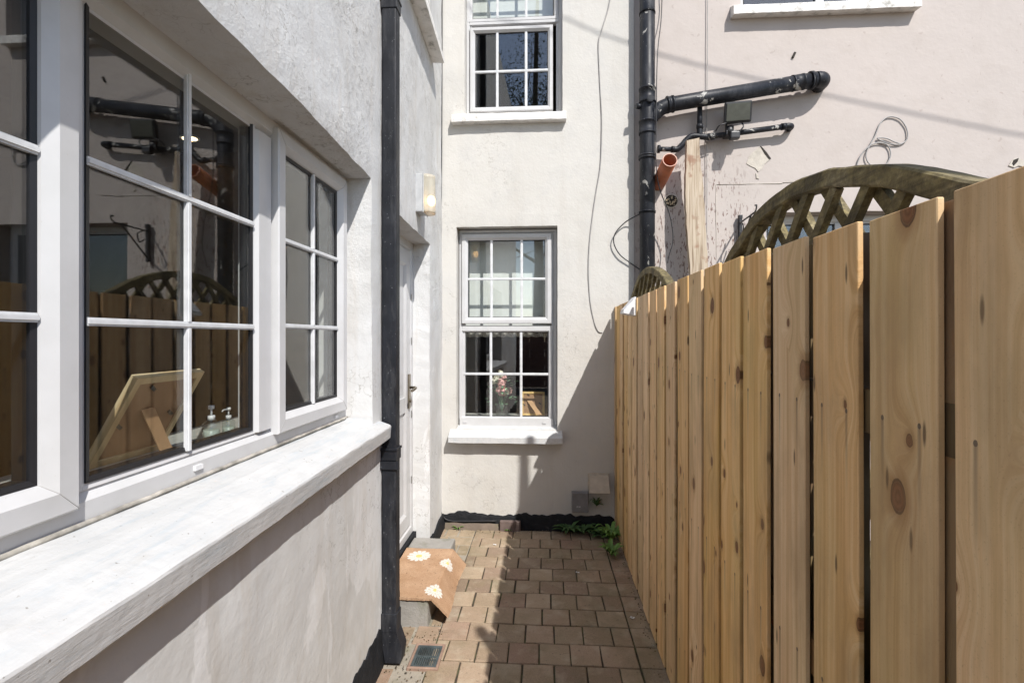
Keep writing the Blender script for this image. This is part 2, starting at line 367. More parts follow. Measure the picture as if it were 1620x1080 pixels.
MAT['mortar'] = mat_concrete('pale_mortar', (.36, .32, .26))
MAT['brickwall'] = plain('dull_garden_brick', (.17, .085, .06), .9, 0, 9, .3, .5)
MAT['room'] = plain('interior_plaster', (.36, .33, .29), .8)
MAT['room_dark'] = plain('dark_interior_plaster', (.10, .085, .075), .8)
MAT['floor_in'] = plain('interior_floor_wood', (.16, .10, .06), .5)
MAT['blind'] = plain('white_roller_blind', (.74, .75, .73), .8, namt=.03)
MAT['board_in'] = plain('white_interior_board', (.5, .49, .46), .4)
MAT['lace'] = plain('patterned_valance', (.42, .40, .37), .9, 0, 90, .55)
MAT['navy'] = plain('navy_fabric', (.012, .02, .06), .8)
MAT['leaf'] = plain('weed_leaf', (.13, .25, .05), .55, 0, 30, .3)
MAT['leaf_dark'] = plain('dark_weed_leaf', (.06, .12, .035), .6, 0, 30, .3)
MAT['tree_leaf'] = plain('tree_leaf', (.06, .085, .02), .6, 0, 3, .4)
MAT['bark'] = plain('tree_bark', (.10, .075, .055), .9, 0, 12, .3, .6)
MAT['petal_pink'] = plain('dusky_pink_petal', (.78, .42, .40), .6, 0, 60, .3)
MAT['petal_cream'] = plain('cream_petal', (.85, .80, .68), .6, 0, 60, .15)
MAT['flower_leaf'] = plain('bluish_green_leaf', (.16, .30, .17), .6, 0, 50, .3)
MAT['steel'] = plain('brushed_metal', (.45, .44, .42), .3, .9)
MAT['brass'] = plain('tarnished_brass_lever', (.30, .26, .20), .3, .9)
MAT['white_plastic'] = plain('white_plastic', (.75, .75, .76), .4)
MAT['grey_plastic'] = plain('grey_box_plastic', (.20, .195, .20), .5)
MAT['beige_plastic'] = plain('beige_cowl_plastic', (.50, .44, .36), .5)
MAT['black_metal'] = plain('black_iron', (.02, .02, .022), .45)
MAT['flood_glass'] = plain('grey_floodlight_glass', (.10, .105, .09), .12)
MAT['clay'] = plain('pale_clay_gully', (.27, .18, .135), .8, 0, 20, .2)
MAT['grate'] = plain('dark_green_grate', (.05, .065, .068), .45, 0, 20, .5)
MAT['coir'] = None
def mat_coir():
    m = M('orange_coir'); co = m.co()
    f = m.noise(co, 420, 4, .75); v = m.noise(co, 12, 5)
    c = m.ramp(v, [(.3, (.50, .32, .195)), (.7, (.64, .44, .29))])
    c = m.mix(m.ramp(f, [(.35, .7), (.6, 0.0)]), c, (.22, .10, .045))
    c = m.mix(m.ramp(m.noise(co, 60, 4), [(.64, 0.0), (.7, .8)]), c, (.15, .09, .05))
    return m.set(c, .95, m.bump(f, .8, .006), spec=.1)
MAT['coir'] = mat_coir()
MAT['mat_white'] = plain('white_mat_print', (.66, .62, .56), .95, 0, 300, .2, .6, 400)
MAT['mat_yellow'] = plain('yellow_mat_print', (.72, .50, .16), .95, 0, 300, .2, .6, 400)
MAT['mat_dark'] = plain('faded_mat_print', (.44, .28, .17), .95, 0, 300, .2, .6, 400)
MAT['bare_plaster'] = plain('bare_plaster_patch', (.50, .46, .40), .9, 0, 18, .2, .6, 60)
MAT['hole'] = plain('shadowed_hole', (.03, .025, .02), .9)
def mat_emit(name, col, st):
    m = M(name); m.b.inputs['Emission Color'].default_value = (*col, 1); m.b.inputs['Emission Strength'].default_value = st
    m.b.inputs['Base Color'].default_value = (*col, 1); return m.m
MAT['bulb'] = mat_emit('warm_lit_bulb', (1, .62, .28), 3.5)
MAT['downlight'] = mat_emit('lit_ceiling_lamp', (1, .8, .5), 6)
def mat_lens():
    m = M('ribbed_lamp_glass'); m.set((.80, .76, .64), .25)
    m.b.inputs['Transmission Weight'].default_value = .55; m.b.inputs['IOR'].default_value = 1.2
    return m.m
MAT['lens'] = mat_lens()

# ------------------------------------------------------------------ mesh helpers
def obj(name, bm, mat=None, parent=None, smooth=False, loc=None, recalc=True):
    if recalc: bmesh.ops.recalc_face_normals(bm, faces=bm.faces[:])
    me = bpy.data.meshes.new(name); bm.to_mesh(me); bm.free()
    for x in (mat if isinstance(mat, (list, tuple)) else [mat]):
        if x: me.materials.append(MAT[x])
    if smooth:
        for p in me.polygons: p.use_smooth = True
    o = bpy.data.objects.new(name, me); COL.objects.link(o)
    if loc is not None: o.location = loc
    if parent: o.parent = parent
    return o
def tag(o, label, cat, group=None):
    o['label'] = label; o['category'] = cat
    if group: o['group'] = group
    return o
def thing(name, label, cat, loc=(0, 0, 0), group=None):
    o = bpy.data.objects.new(name, None); COL.objects.link(o); o.location = loc; o.empty_display_size = .1
    return tag(o, label, cat, group)
def struct(o, kind='structure'): o['kind'] = kind; return o
def box(bm, x0, x1, y0, y1, z0, z1, bev=0.0, mi=0, rot=None, piv=None):
    r = bmesh.ops.create_cube(bm, size=1)
    mtx = Matrix.Translation(((x0 + x1) / 2, (y0 + y1) / 2, (z0 + z1) / 2)) @ Matrix.Diagonal((x1 - x0, y1 - y0, z1 - z0, 1))
    bmesh.ops.transform(bm, matrix=mtx, verts=r['verts'])
    vs = r['verts']
    if bev:
        es = list({e for v in vs for e in v.link_edges})
        b = bmesh.ops.bevel(bm, geom=es, offset=bev, segments=2, affect='EDGES', profile=.6)
        vs = list({v for f in b['faces'] for v in f.verts} | {v for v in vs if v.is_valid})
    fs = {f for v in vs for f in v.link_faces}
    for f in fs: f.material_index = mi
    if rot is not None:
        bmesh.ops.transform(bm, matrix=Matrix.Translation(piv) @ rot @ Matrix.Translation(-piv), verts=vs)
    return vs
def B(): return bmesh.new()
def spline(pts, n=8):
    P = [Vector(p) for p in pts]
    if len(P) < 3: return P
    Q = [P[0] * 2 - P[1]] + P + [P[-1] * 2 - P[-2]]; o = []
    for i in range(1, len(Q) - 2):
        for k in range(n):
            t = k / n; a, b, c, d = Q[i - 1:i + 3]
            o.append(.5 * ((2 * b) + (c - a) * t + (2 * a - 5 * b + 4 * c - d) * t * t + (3 * b - a - 3 * c + d) * t ** 3))
    o.append(P[-1]); return o
def tube(bm, pts, r, seg=10, cap=True, mi=0, aspect=1.0):
    P = [Vector(p) for p in pts]; rings = []
    rr = r if hasattr(r, '__len__') else [r] * len(P)
    t0 = (P[1] - P[0]).normalized()
    up = Vector((0, 0, 1)) if abs(t0.z) < .9 else Vector((1, 0, 0))
    nrm = (up - t0 * up.dot(t0)).normalized()
    for i, p in enumerate(P):
        if i == 0: t = t0
        elif i == len(P) - 1: t = (P[i] - P[i - 1]).normalized()
        else:
            t = ((P[i + 1] - P[i]).normalized() + (P[i] - P[i - 1]).normalized())
            t = t.normalized() if t.length > 1e-6 else t0
        nrm = (nrm - t * nrm.dot(t)); nrm = nrm.normalized() if nrm.length > 1e-6 else Vector((1, 0, 0))
        bn = t.cross(nrm)
        rings.append([bm.verts.new(p + (nrm * math.cos(a) * aspect + bn * math.sin(a)) * rr[i]) for a in [2 * math.pi * k / seg for k in range(seg)]])
    for a, b in zip(rings, rings[1:]):
        for k in range(seg):
            f = bm.faces.new((a[k], a[(k + 1) % seg], b[(k + 1) % seg], b[k])); f.smooth = True; f.material_index = mi
    if cap:
        for q in (rings[0], rings[-1]):
            f = bm.faces.new(q); f.material_index = mi
    return rings
def sweep(bm, fn, u0, u1, z0, z1, prof, mi=None):
    """mitred rectangular frame: prof = closed list of (inset, out)"""
    loops = []
    for ins, o in prof:
        loops.append([bm.verts.new(fn(u, o, z)) for u, z in ((u0 + ins, z0 + ins), (u1 - ins, z0 + ins), (u1 - ins, z1 - ins), (u0 + ins, z1 - ins))])
    n = len(loops)
    for i in range(n):
        a, b = loops[i], loops[(i + 1) % n]
        for k in range(4):
            f = bm.faces.new((a[k], a[(k + 1) % 4], b[(k + 1) % 4], b[k]))
            if mi: f.material_index = mi[i]
def fbox(bm, fn, u0, u1, o0, o1, z0, z1, mi=0):
    v = [bm.verts.new(fn(u, o, z)) for u in (u0, u1) for o in (o0, o1) for z in (z0, z1)]
    for q in ((0, 1, 3, 2), (4, 6, 7, 5), (0, 4, 5, 1), (2, 3, 7, 6), (0, 2, 6, 4), (1, 5, 7, 3)):
        f = bm.faces.new([v[i] for i in q]); f.material_index = mi
def cuts(a, b, extra, step):
    s = sorted({round(x, 5) for x in [a, b] + [e for e in extra if a < e < b]}); o = []
    for p, q in zip(s, s[1:]):
        n = max(1, round((q - p) / step)); o += [p + (q - p) * k / n for k in range(n)]
    return o + [s[-1]]
def wall(fn, u0, u1, z0, z1, opens, step=.06, undul=.003, jit=.003, seed=0):
    """wall sheet with openings (a,b,c,d,depth); fn(u,out,z)"""
    bm = B()
    U = cuts(u0, u1, [x for o in opens for x in o[:2]], step); Z = cuts(z0, z1, [x for o in opens for x in o[2:4]], step)
    def inside(u, z): return any(o[0] < u < o[1] and o[2] < z < o[3] for o in opens)
    def edge(u, z): return any(o[0] - 1e-4 <= u <= o[1] + 1e-4 and o[2] - 1e-4 <= z <= o[3] + 1e-4 for o in opens)
    V = {}
    def vert(i, j):
        if (i, j) not in V:
            u, z = U[i], Z[j]; o = noise.noise(Vector((u * 1.7 + seed, z * 1.7, 3))) * undul * 2 + noise.noise(Vector((u * 9 + seed, z * 9, 1))) * undul
            du = dz = 0
            if edge(u, z):
                du = noise.noise(Vector((u * 31, z * 31, 5 + seed))) * jit * .6; dz = noise.noise(Vector((u * 31, z * 31, 15 + seed))) * jit * .7
                o -= .002 + abs(noise.noise(Vector((u * 25, z * 25, 9)))) * jit
            V[i, j] = bm.verts.new(fn(u + du, o, z + dz))
        return V[i, j]
    for i in range(len(U) - 1):
        for j in range(len(Z) - 1):
            if not inside((U[i] + U[i + 1]) / 2, (Z[j] + Z[j + 1]) / 2):
                f = bm.faces.new((vert(i, j), vert(i + 1, j), vert(i + 1, j + 1), vert(i, j + 1))); f.smooth = True
    idxU = {round(u, 5): i for i, u in enumerate(U)}; idxZ = {round(z, 5): j for j, z in enumerate(Z)}
    for a, b, c, d, dep in opens:
        ia, ib, jc, jd = (idxU[round(max(a, u0), 5)], idxU[round(min(b, u1), 5)], idxZ[round(max(c, z0), 5)], idxZ[round(min(d, z1), 5)])
        for jj in ((jc,) if c > z0 else ()) + ((jd,) if d < z1 else ()):
            prev = None
            for i in range(ia, ib + 1):
                fr = bm.verts.new(vert(i, jj).co); bk = bm.verts.new(fn(U[i], -dep, Z[jj]))
                if prev: bm.faces.new((prev[0], fr, bk, prev[1]))
                prev = (fr, bk)
        for ii in (ia, ib):
            prev = None
            for j in range(jc, jd + 1):
                fr = bm.verts.new(vert(ii, j).co); bk = bm.verts.new(fn(U[ii], -dep, Z[j]))
                if prev: bm.faces.new((prev[0], fr, bk, prev[1]))
                prev = (fr, bk)
    return bm
def rag_plinth(bm, fn, u0, u1, h, th, seed=0, amp=.03, base=-.02):
    n = max(4, int((u1 - u0) / .02)); rows = []
    for i in range(n + 1):
        u = u0 + (u1 - u0) * i / n
        t = h + noise.noise(Vector((u * 4 + seed, 0, 0))) * amp * 1.6 + noise.noise(Vector((u * 23 + seed, 2, 0))) * amp * .5
        o = th + noise.noise(Vector((u * 7 + seed, 5, 0))) * .006
        rows.append([bm.verts.new(fn(u, q, z)) for q, z in ((o + .006, base), (o, t - .015), (o - .004, t), (-.02, t + .002))])
    for a, b in zip(rows, rows[1:]):
        for k in range(3):
            f = bm.faces.new((a[k], b[k], b[k + 1], a[k + 1])); f.smooth = k < 1

# ------------------------------------------------------------------ ground and paving
bm = B(); bmesh.ops.create_grid(bm, x_segments=8, y_segments=8, size=150)
struct(obj('ground', bm, 'earth', loc=(0, 0, -.05)))
bm = B()
x0, x1, y0, y1 = -.85, XF + .1, -2.6, D + .02
v = [bm.verts.new(p) for p in ((x0, y0, -.009), (x1, y0, -.009), (x1, y1, -.009), (x0, y1, -.009))]; bm.faces.new(v)
struct(obj('path_bed', bm, 'joint'))
bm = B(); v = [bm.verts.new(p) for p in ((-.86, -2.6, -.0065), (-.537, -2.6, -.0065), (-.537, D, -.0065), (-.86, D, -.0065))]; bm.faces.new(v)
struct(obj('mortar_bed', bm, 'mortar'))
bm = B()
def paver(x0, x1, y0, y1, z=0.0, g=.0035):
    x0 += g + random.uniform(-.001, .001); x1 -= g + random.uniform(-.001, .001); y0 += g + random.uniform(-.001, .001); y1 -= g + random.uniform(-.001, .001)
    c = .0035; h = z + random.uniform(-.0018, .0018); tx, ty = random.uniform(-.012, .012), random.uniform(-.012, .012)
    cx, cy = (x0 + x1) / 2, (y0 + y1) / 2
    def zz(x, y): return h + (x - cx) * tx + (y - cy) * ty
    J = lambda: random.uniform(-.0022, .0022)
    P = [(x0 + J(), y0 + J()), (x1 + J(), y0 + J()), (x1 + J(), y1 + J()), (x0 + J(), y1 + J())]; I = [(x0 + c, y0 + c), (x1 - c, y0 + c), (x1 - c, y1 - c), (x0 + c, y1 - c)]
    a = [bm.verts.new((x, y, -.04)) for x, y in P]; b = [bm.verts.new((x, y, zz(x, y) - c * .8)) for x, y in P]; t = [bm.verts.new((x, y, zz(x, y))) for x, y in I]
    for k in range(4):
        bm.faces.new((a[k], a[(k + 1) % 4], b[(k + 1) % 4], b[k])); bm.faces.new((b[k], b[(k + 1) % 4], t[(k + 1) % 4], t[k]))
    bm.faces.new(t)
ROW = .160; XL = -.535; XR = .435
y = D - .03; k = 0
while y > -2.5:
    x = XL; first = .145 * (.5 if k % 2 else 1.0) * random.choice((1, 1, .9))
    ws = first
    while x < XR - .04:
        wd = ws if x + ws < XR - .05 else XR - x
        paver(x, x + wd, y - ROW, y); x += wd; ws = .147 + random.uniform(-.004, .004)
    yy = y - random.choice((0, .05)) ; paver(XR, XF + .01, y - ROW, y)
    y -= ROW; k += 1
# irregular blocks beside the house wall
y = 3.93
while y > -2.5:
    hgt = random.choice((.12, .15, .17)); 
    if y - hgt > 3.41 or y < 2.42:
        x = -.86
        while x < XL - .02:
            wd = random.choice((.10, .14, .18)); wd = XL - x if x + wd > XL - .06 else wd
            gy = onZ(670, 1038, 0).y
            if not (y > gy - .10 and y - hgt < gy + .10 and x + wd > -.66): paver(x, x + wd, y - hgt, y, -.002, .006)
            elif x + .02 < -.68: paver(x, -.68, y - hgt, y, -.002, .006)
            x += wd
    y -= hgt
g_a = onZ(690, 1022, 0).y + .015
for a0, a1, b0_, b1_ in ((-.66, XL, g_a, 2.60), (-.74, -.665, g_a - .02, 2.59), (-.60, XL, 2.605, 2.75), (-.60, XL, 2.755, 2.90), (-.60, XL, 2.905, 3.06), (-.60, XL, 3.065, 3.22), (-.60, XL, 3.225, 3.39)):
    paver(a0, a1, b0_, b1_, -.002, .005)
struct(obj('paving', bm, 'paver'))

# ------------------------------------------------------------------ left wing of the white house
def FL(u, o, z): return Vector((wl(u) + o, u, z))        # on the rendered face
XW = -.865                                              # window frame face
def FWN(u, o, z): return Vector((XW + o, u, z))
WZ0, WZ1, WY0, WY1 = 1.150, 2.190, .20, 2.155
wing = thing('rendered_house_wing', 'rough white rendered house wing on the left, with its big casement window and door', 'house', (wl(2), 2, 0))
wing_off = -Vector(wing.location)
def par(o, root):                                       # keep world placement when parenting to a placed empty
    o.parent = root; o.location = Vector(o.location) - Vector(root.location); return o
DY0, DY1, DZ1, DZ0 = 2.60, 3.467, 2.145, .155
bm = wall(FL, -2.2, D + .0, -.03, 5.8, [(WY0, WY1, WZ0 - .03, WZ1, .24), (DY0, DY1, -.03, DZ1, .16), (2.62, 3.46, 3.49, 4.75, .16)], .05, .004, .006, 3)
wall_o = par(obj('wall', bm, 'roughcast'), wing)
bm = B(); rag_plinth(bm, FL, -2.2, 2.60, .17, .008, 1, .035); rag_plinth(bm, FL, 3.467, D, .11, .018, 4, .02)
par(obj('plinth', bm, 'bitumen'), wing)
# interior room shell
def shell(x0, x1, y0, y1, z0, z1, open_side):
    bm = B(); V = {(i, j, k): bm.verts.new((x, y, z)) for i, x in enumerate((x0, x1)) for j, y in enumerate((y0, y1)) for k, z in enumerate((z0, z1))}
    faces = {'x0': (0, 0, 0, 0, 1, 0, 0, 1, 1, 0, 0, 1), 'x1': (1, 0, 0, 1, 1, 0, 1, 1, 1, 1, 0, 1), 'y0': (0, 0, 0, 1, 0, 0, 1, 0, 1, 0, 0, 1),
             'y1': (0, 1, 0, 1, 1, 0, 1, 1, 1, 0, 1, 1), 'z0': (0, 0, 0, 1, 0, 0, 1, 1, 0, 0, 1, 0), 'z1': (0, 0, 1, 1, 0, 1, 1, 1, 1, 0, 1, 1)}
    for k, q in faces.items():
        if k == open_side: continue
        f = bm.faces.new([V[tuple(q[i:i + 3])] for i in (0, 3, 6, 9)]); f.material_index = 1 if k == 'z0' else 0
    return bm
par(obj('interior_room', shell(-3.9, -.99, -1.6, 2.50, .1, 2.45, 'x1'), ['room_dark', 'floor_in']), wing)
bm = B(); box(bm, -1.20, -.915, WY0 + .0, WY1, WZ0 - .0, 1.192, .004); par(obj('window_board', bm, 'board_in'), wing)

# uPVC profiles (inset, out)
P_FRAME = [(0, -.06), (0, 0), (.040, 0), (.055, -.014), (.062, -.014), (.062, -.06)]
P_SASH = [(0, -.03), (0, .016), (.004, .020), (.040, .020), (.058, .004), (.062, -.004), (.062, -.03)]
P_GASK = [(0, -.02), (0, .002), (.007, -.003), (.007, -.02)]
def glazing(fn, u0, u1, z0, z1, o, vb, hb, root, bw=.0082, tname='glazing_bars', gask=True, gloss='glass'):
    """glass pane with bars; vb/hb are world positions; root gets sub-parts"""
    b = B(); fbox(b, fn, u0 - .004, u1 + .004, o - .004, o, z0 - .004, z1 + .004); r = [obj('glass', b, gloss)]
    b = B()
    for h in hb: 
        fbox(b, fn, u0, u1, o + .0005, o + .009, h - bw, h + bw); fbox(b, fn, u0, u1, o + .009, o + .012, h - bw * .5, h + bw * .5)
    prev = z0
    for v_ in vb:
        for a, c in zip([z0] + [h + bw for h in hb], [h - bw for h in hb] + [z1]):
            fbox(b, fn, v_ - bw, v_ + bw, o + .0005, o + .009, a, c); fbox(b, fn, v_ - bw * .5, v_ + bw * .5, o + .009, o + .012, a, c)
    r.append(obj(tname, b, 'pvc_line'))
    if gask:
        b = B(); sweep(b, fn, u0 - .001, u1 + .001, z0 - .001, z1 + .001, [(0, o - .03), (0, o + .006), (.010 if gloss == 'glass' and bw < .0095 else .007, o + .003), (.010 if gloss == 'glass' and bw < .0095 else .007, o - .03)]); r.append(obj('gasket', b, 'gasket'))
    for x in r: x.parent = root; x.location = -root.parent.location if root.parent else (0, 0, 0)
    return r
def thirds(a, b, n=3): return [a + (b - a) * k / n for k in range(1, n)]

# fixed frame: outer with two mullions
M1 = (.868, .9127); M2 = (1.4645, 1.545)
bm = B()
sweep(bm, FWN, WY0, WY1, WZ0, WZ1, P_FRAME)
fbox(bm, FWN, .835, .868 + .012, -.06, -.002, WZ0 + .06, WZ1 - .06)
# mullion next to fixed pane with chamfers
def mull(bm, a, b, cl, cr):
    prof = [(a, -.06), (a, -.014), (a + cl, -.001), (b - cr, -.001), (b, -.014), (b, -.06)]
    for (u, o), (u2, o2) in zip(prof, prof[1:]):
        bm.faces.new([bm.verts.new(FWN(*q)) for q in ((u, o, WZ0 + .0615), (u2, o2, WZ0 + .0615), (u2, o2, WZ1 - .0615), (u, o, WZ1 - .0615))])
mull(bm, .880, .906, .002, .012); mull(bm, 1.471, 1.552, .012, .002)
win = par(obj('window', bm, 'pvc'), wing)
def wsub(o): o.parent = win; o.location = (0, 0, 0); return o
def addwin(objs): 
    for x in objs: x.parent = win; x.location = (0, 0, 0)
# nb: 'window' sits under the empty with an offset, sub-parts share that offset through the parent
def to_local(o):                                         # sub-part meshes are in world coords: parent carries -wing.location
    o.location = (0, 0, 0)
# fixed centre pane
def gz(*a, **k):
    r = glazing(*a, **k); addwin(r); return r
gz(FWN, .9127, 1.4645, 1.2215, 2.146, -.016, [1.1886], thirds(1.2215, 2.146), win)
b = B(); sweep(b, FWN, .9127 - .012, 1.4645 + .012, 1.2215 - .012, 2.146 + .012, [(0, -.03), (0, -.010), (.012, -.0145), (.012, -.03)]); wsub(obj('bead', b, 'pvc'))
# casements
def casement(u0, u1, z0, z1, nb):
    b = B(); sweep(b, FWN, u0, u1, z0, z1, P_SASH); wsub(obj('casement', b, 'pvc'))
    w_ = .062
    gz(FWN, u0 + w_, u1 - w_, z0 + w_, z1 - w_, -.006, thirds(u0 + w_, u1 - w_, 2), thirds(z0 + w_, z1 - w_), win)
def seams(u0, u1, z0, z1, prof, root):
    for su, sz in ((0, 0), (1, 0), (1, 1), (0, 1)):
        b = B(); pts = [FWN(u0 + i_ if not su else u1 - i_, o_ + .0003, z0 + i_ if not sz else z1 - i_) for i_, o_ in prof]
        tube(b, pts, .0007, 5); wsub(obj('mitre_seam', b, 'cable_grey'))
seams(.262, .870, 1.186, 2.165, P_SASH[1:6], win); seams(1.560, 2.118, 1.190, 2.168, P_SASH[1:6], win)
casement(.262, .870, 1.186, 2.165, 2)
casement(1.560, 2.118, 1.190, 2.168, 2)
# little weep caps
for u, z in ((onX(312, 741, XW).y, 1.176), (onX(531, 657, XW).y, 1.171)):
    b = B(); fbox(b, FWN, u - .014, u + .014, 0, .006, z - .006, z + .006)
    wsub(obj('drain_cap', b, 'white_plastic'))
# sill
bm = B(); n = 90
prof0 = [(-.21, 1.1485), (-.06, 1.140), (.0, 1.122), (.048, 1.105), (.055, 1.100), (.056, 1.094), (.052, 1.045), (.046, 1.040), (-.01, 1.046)]
rows = []
for i in range(n + 1):
    u = -.05 + (2.252 + .05) * i / n; row = []
    for j, (o, z) in enumerate(prof0):
        if u > WY1 - .012 and o < 0: o = -.004 if z > 1.05 else o
        e = noise.noise(Vector((u * 11, j * .7, 2))) * .0022 + noise.noise(Vector((u * 3, j * .5, 7))) * .003
        e2 = noise.noise(Vector((u * 40, 0, 4))) * .003 if j >= 6 else 0
        row.append(bm.verts.new(FL(u, o + e * .5, z + e + e2 - (.0 if o > -.05 else .0))))
    rows.append(row)
for a, b_ in zip(rows, rows[1:]):
    for k in range(len(a) - 1): bm.faces.new((a[k], b_[k], b_[k + 1], a[k + 1]))
for q in (rows[0], rows[-1]): bm.faces.new(q)
par(obj('window_sill', bm, 'sill'), wing)
bm = B(); tube(bm, [(XW + .004, WY0 + (WY1 - WY0) * k / 60, 1.1505 + noise.noise(Vector((k * .9, 0, 0))) * .002) for k in range(61)], .0055, 6)
par(obj('sealant', bm, 'sealant'), wing)
# door
bm = B(); XD = -.915
def FD(u, o, z): return Vector((XD + o, u, z))
sweep(bm, FD, DY0 - .02, DY1, DZ0, DZ1, [(0, -.06), (0, 0), (.045, 0), (.055, -.012), (.062, -.012), (.062, -.06)])
par(obj('door_frame', bm, 'pvc'), wing)
bm = B(); sweep(bm, FD, DY0 + .045, DY1 - .065, DZ0 + .065, DZ1 - .065, [(0, -.05), (0, -.004), (.09, -.004), (.11, -.016), (.11, -.05)])
fbox(bm, FD, DY0 + .15, DY1 - .17, -.04, -.018, DZ0 + .17, DZ1 - .17)
fbox(bm, FD, DY0 + .15, DY1 - .17, -.03, -.006, 1.0, 1.10)
door = par(obj('door', bm, 'pvc'), wing)
bm = B(); hu = DY1 - .105
fbox(bm, FD, hu - .018, hu + .018, -.004, .008, 1.02, 1.25)
tube(bm, [FD(hu, .006, 1.16), FD(hu, .045, 1.16), FD(hu - .02, .052, 1.158), FD(hu - .12, .052, 1.15)], .009, 10)
tube(bm, [FD(hu, .006, 1.07), FD(hu, .018, 1.07)], .012, 12)
h = obj('handle', bm, 'brass', door)
for z in (.5, .95, 1.45, 1.75):
    bm = B(); fbox(bm, FD, DY1 - .05, DY1 - .035, -.001, .004, z, z + .045); obj('keep_plate', bm, 'steel', door)
bm = B(); box(bm, -1.0, -.892, DY0 - .015, DY1 - .002, -.03, DZ0 - .002); par(obj('threshold', bm, 'bitumen'), wing)
# upper window
bm = B(); SZ0 = 3.44
for o in (0,):
    n = 30; rows = []
    for i in range(n + 1):
        u = 2.50 + (3.547 - 2.50) * i / n
        rows.append([bm.verts.new(FL(u, a, z + noise.noise(Vector((u * 12, z * 9, 1))) * .004)) for a, z in ((-.16, 3.515), (0, 3.505), (.083, 3.49), (.085, 3.44), (0, 3.445))])
    for a, b_ in zip(rows, rows[1:]):
        for k in range(4): bm.faces.new((a[k], b_[k], b_[k + 1], a[k + 1]))
    for q in (rows[0], rows[-1]): bm.faces.new(q)
par(obj('window_sill', bm, 'sill_grey'), wing)
def FU(u, o, z): return Vector((wl(3.0) - .09 + o, u, z))
bm = B(); sweep(bm, FU, 2.62, 3.46, 3.515, 4.75, P_FRAME)
win_u = par(obj('window', bm, 'pvc'), wing)
r = glazing(FU, 2.69, 3.39, 3.585, 4.68, -.02, thirds(2.69, 3.39, 3), thirds(3.585, 4.68, 4), win_u)
for x in r: x.location = (0, 0, 0)
par(obj('interior_room', shell(-3.6, -.95, 2.2, 3.8, 3.0, 5.2, 'x1'), ['room', 'floor_in']), wing).name = 'interior_room'

# ------------------------------------------------------------------ far white house
def FY(base):
    return lambda u, o, z: Vector((u, base - o, z))
FF = FY(D); YW = D + .095; FN = FY(YW)
XJ = onY(1003, 400, D).x
XC = wl(D)
house = thing('white_house', 'smooth white house at the end of the passage, with the two sash-style windows', 'house', (0, D, 0))
o1 = onY(722, 359, D); o2 = onY(882, 673, D)
LW = (o1.x, o2.x, .775, o1.z)
u1 = onY(735, 0, D); u2 = onY(890, 181, D)
UW = (u1.x, u2.x, onY(800, 178, D).z, 4.62)
bm = wall(FF, XC - .02, XJ, -.03, 5.8, [(LW[0], LW[1], LW[2], LW[3], .18), (UW[0], UW[1], UW[2] - .01, UW[3], .18)], .05, .003, .004, 11)
par(obj('wall', bm, 'white_wall'), house)
bm = B(); rag_plinth(bm, FF, XC + .0, XJ + .2, .112, .012, 8, .045); par(obj('plinth', bm, 'bitumen'), house)
def sill(u0, u1, zt, zb, zf, p, mat, root, seed):
    bm = B(); n = 40; rows = []
    for i in range(n + 1):
        u = u0 + (u1 - u0) * i / n
        rows.append([bm.verts.new(FF(u, a, z + noise.noise(Vector((u * 13, k * .9, seed))) * .0035)) for k, (a, z) in enumerate(((-.12, zt), (0, (zt + zf) / 2 + .008), (p - .006, zf), (p, zf - .006), (p, zb + .004), (p - .006, zb), (-.005, zb + .002)))])
    for a, b_ in zip(rows, rows[1:]):
        for k in range(6): bm.faces.new((a[k], b_[k], b_[k + 1], a[k + 1]))
    for q in (rows[0], rows[-1]): bm.faces.new(q)
    par(obj('window_sill', bm, mat), root)
s1 = onY(709, 690, D - .085); s2 = onY(890, 690, D - .085)
sill(s1.x, s2.x, .795, onY(800, 702, D - .085).z, s1.z, .085, 'sill', house, 1)
s1 = onY(714, 181, D - .06); s2 = onY(896, 181, D - .06)
sill(s1.x, s2.x, onY(800, 176, D - .0).z, onY(800, 191, D - .06).z, onY(800, 179, D - .06).z, .06, 'sill_grey', house, 5)
def pu(px): return onY(px, 400, YW).x
def pz(py): return onY(800, py, YW).z
P_FR2 = [(0, -.06), (0, 0), (.018, 0), (.024, -.006), (.026, -.0125), (.045, -.0125), (.045, -.06)]
def farwin(u0, u1, z0, z1, ztr):
    """outer frame with a transom at ztr"""
    bm = B(); sweep(bm, FN, u0, u1, z0, z1, P_FR2)
    fbox(bm, FN, u0 + .0245, u1 - .0245, -.06, -.001, ztr - .018, ztr + .018)
    return par(obj('window', bm, 'pvc'), house)
# lower window
wA = farwin(LW[0] + .008, LW[1] - .004, .785, LW[3] - .008, pz(519))
def sash_g(win_, gx0, gx1, gz0, gz1, vb, hb, wid, sash=True, out_=.018):
    r = []
    if sash:
        b = B(); sweep(b, FN, gx0 - wid, gx1 + wid, gz0 - wid, gz1 + wid, [(0, -.03), (0, out_ - .004), (.004, out_), (wid * .6, out_), (wid, .002), (wid, -.03)]); r.append(obj('sash', b, 'pvc'))
    else:
        b = B(); sweep(b, FN, gx0 - wid, gx1 + wid, gz0 - wid, gz1 + wid, [(0, -.05), (0, .0015), (wid * .7, .0015), (wid, -.012), (wid, -.05)]); r.append(obj('bead', b, 'pvc'))
    r += glazing(FN, gx0, gx1, gz0, gz1, -.008 if sash else -.02, vb, hb, win_, .010)
    for x in r: x.parent = win_; x.location = (0, 0, 0)
sash_g(wA, pu(740.5), pu(862.5), pz(502), pz(380), [pu(777.5), pu(825.3)], [pz(441.3)], .050)
sash_g(wA, pu(732.5), pu(867.5), pz(659), pz(525), [pu(776.4), pu(824.3)], [pz(591.6)], .030, False)
b = B(); fbox(b, FN, LW[0] + .012, LW[1] - .03, -.0, .012, .787, pz(661)); 
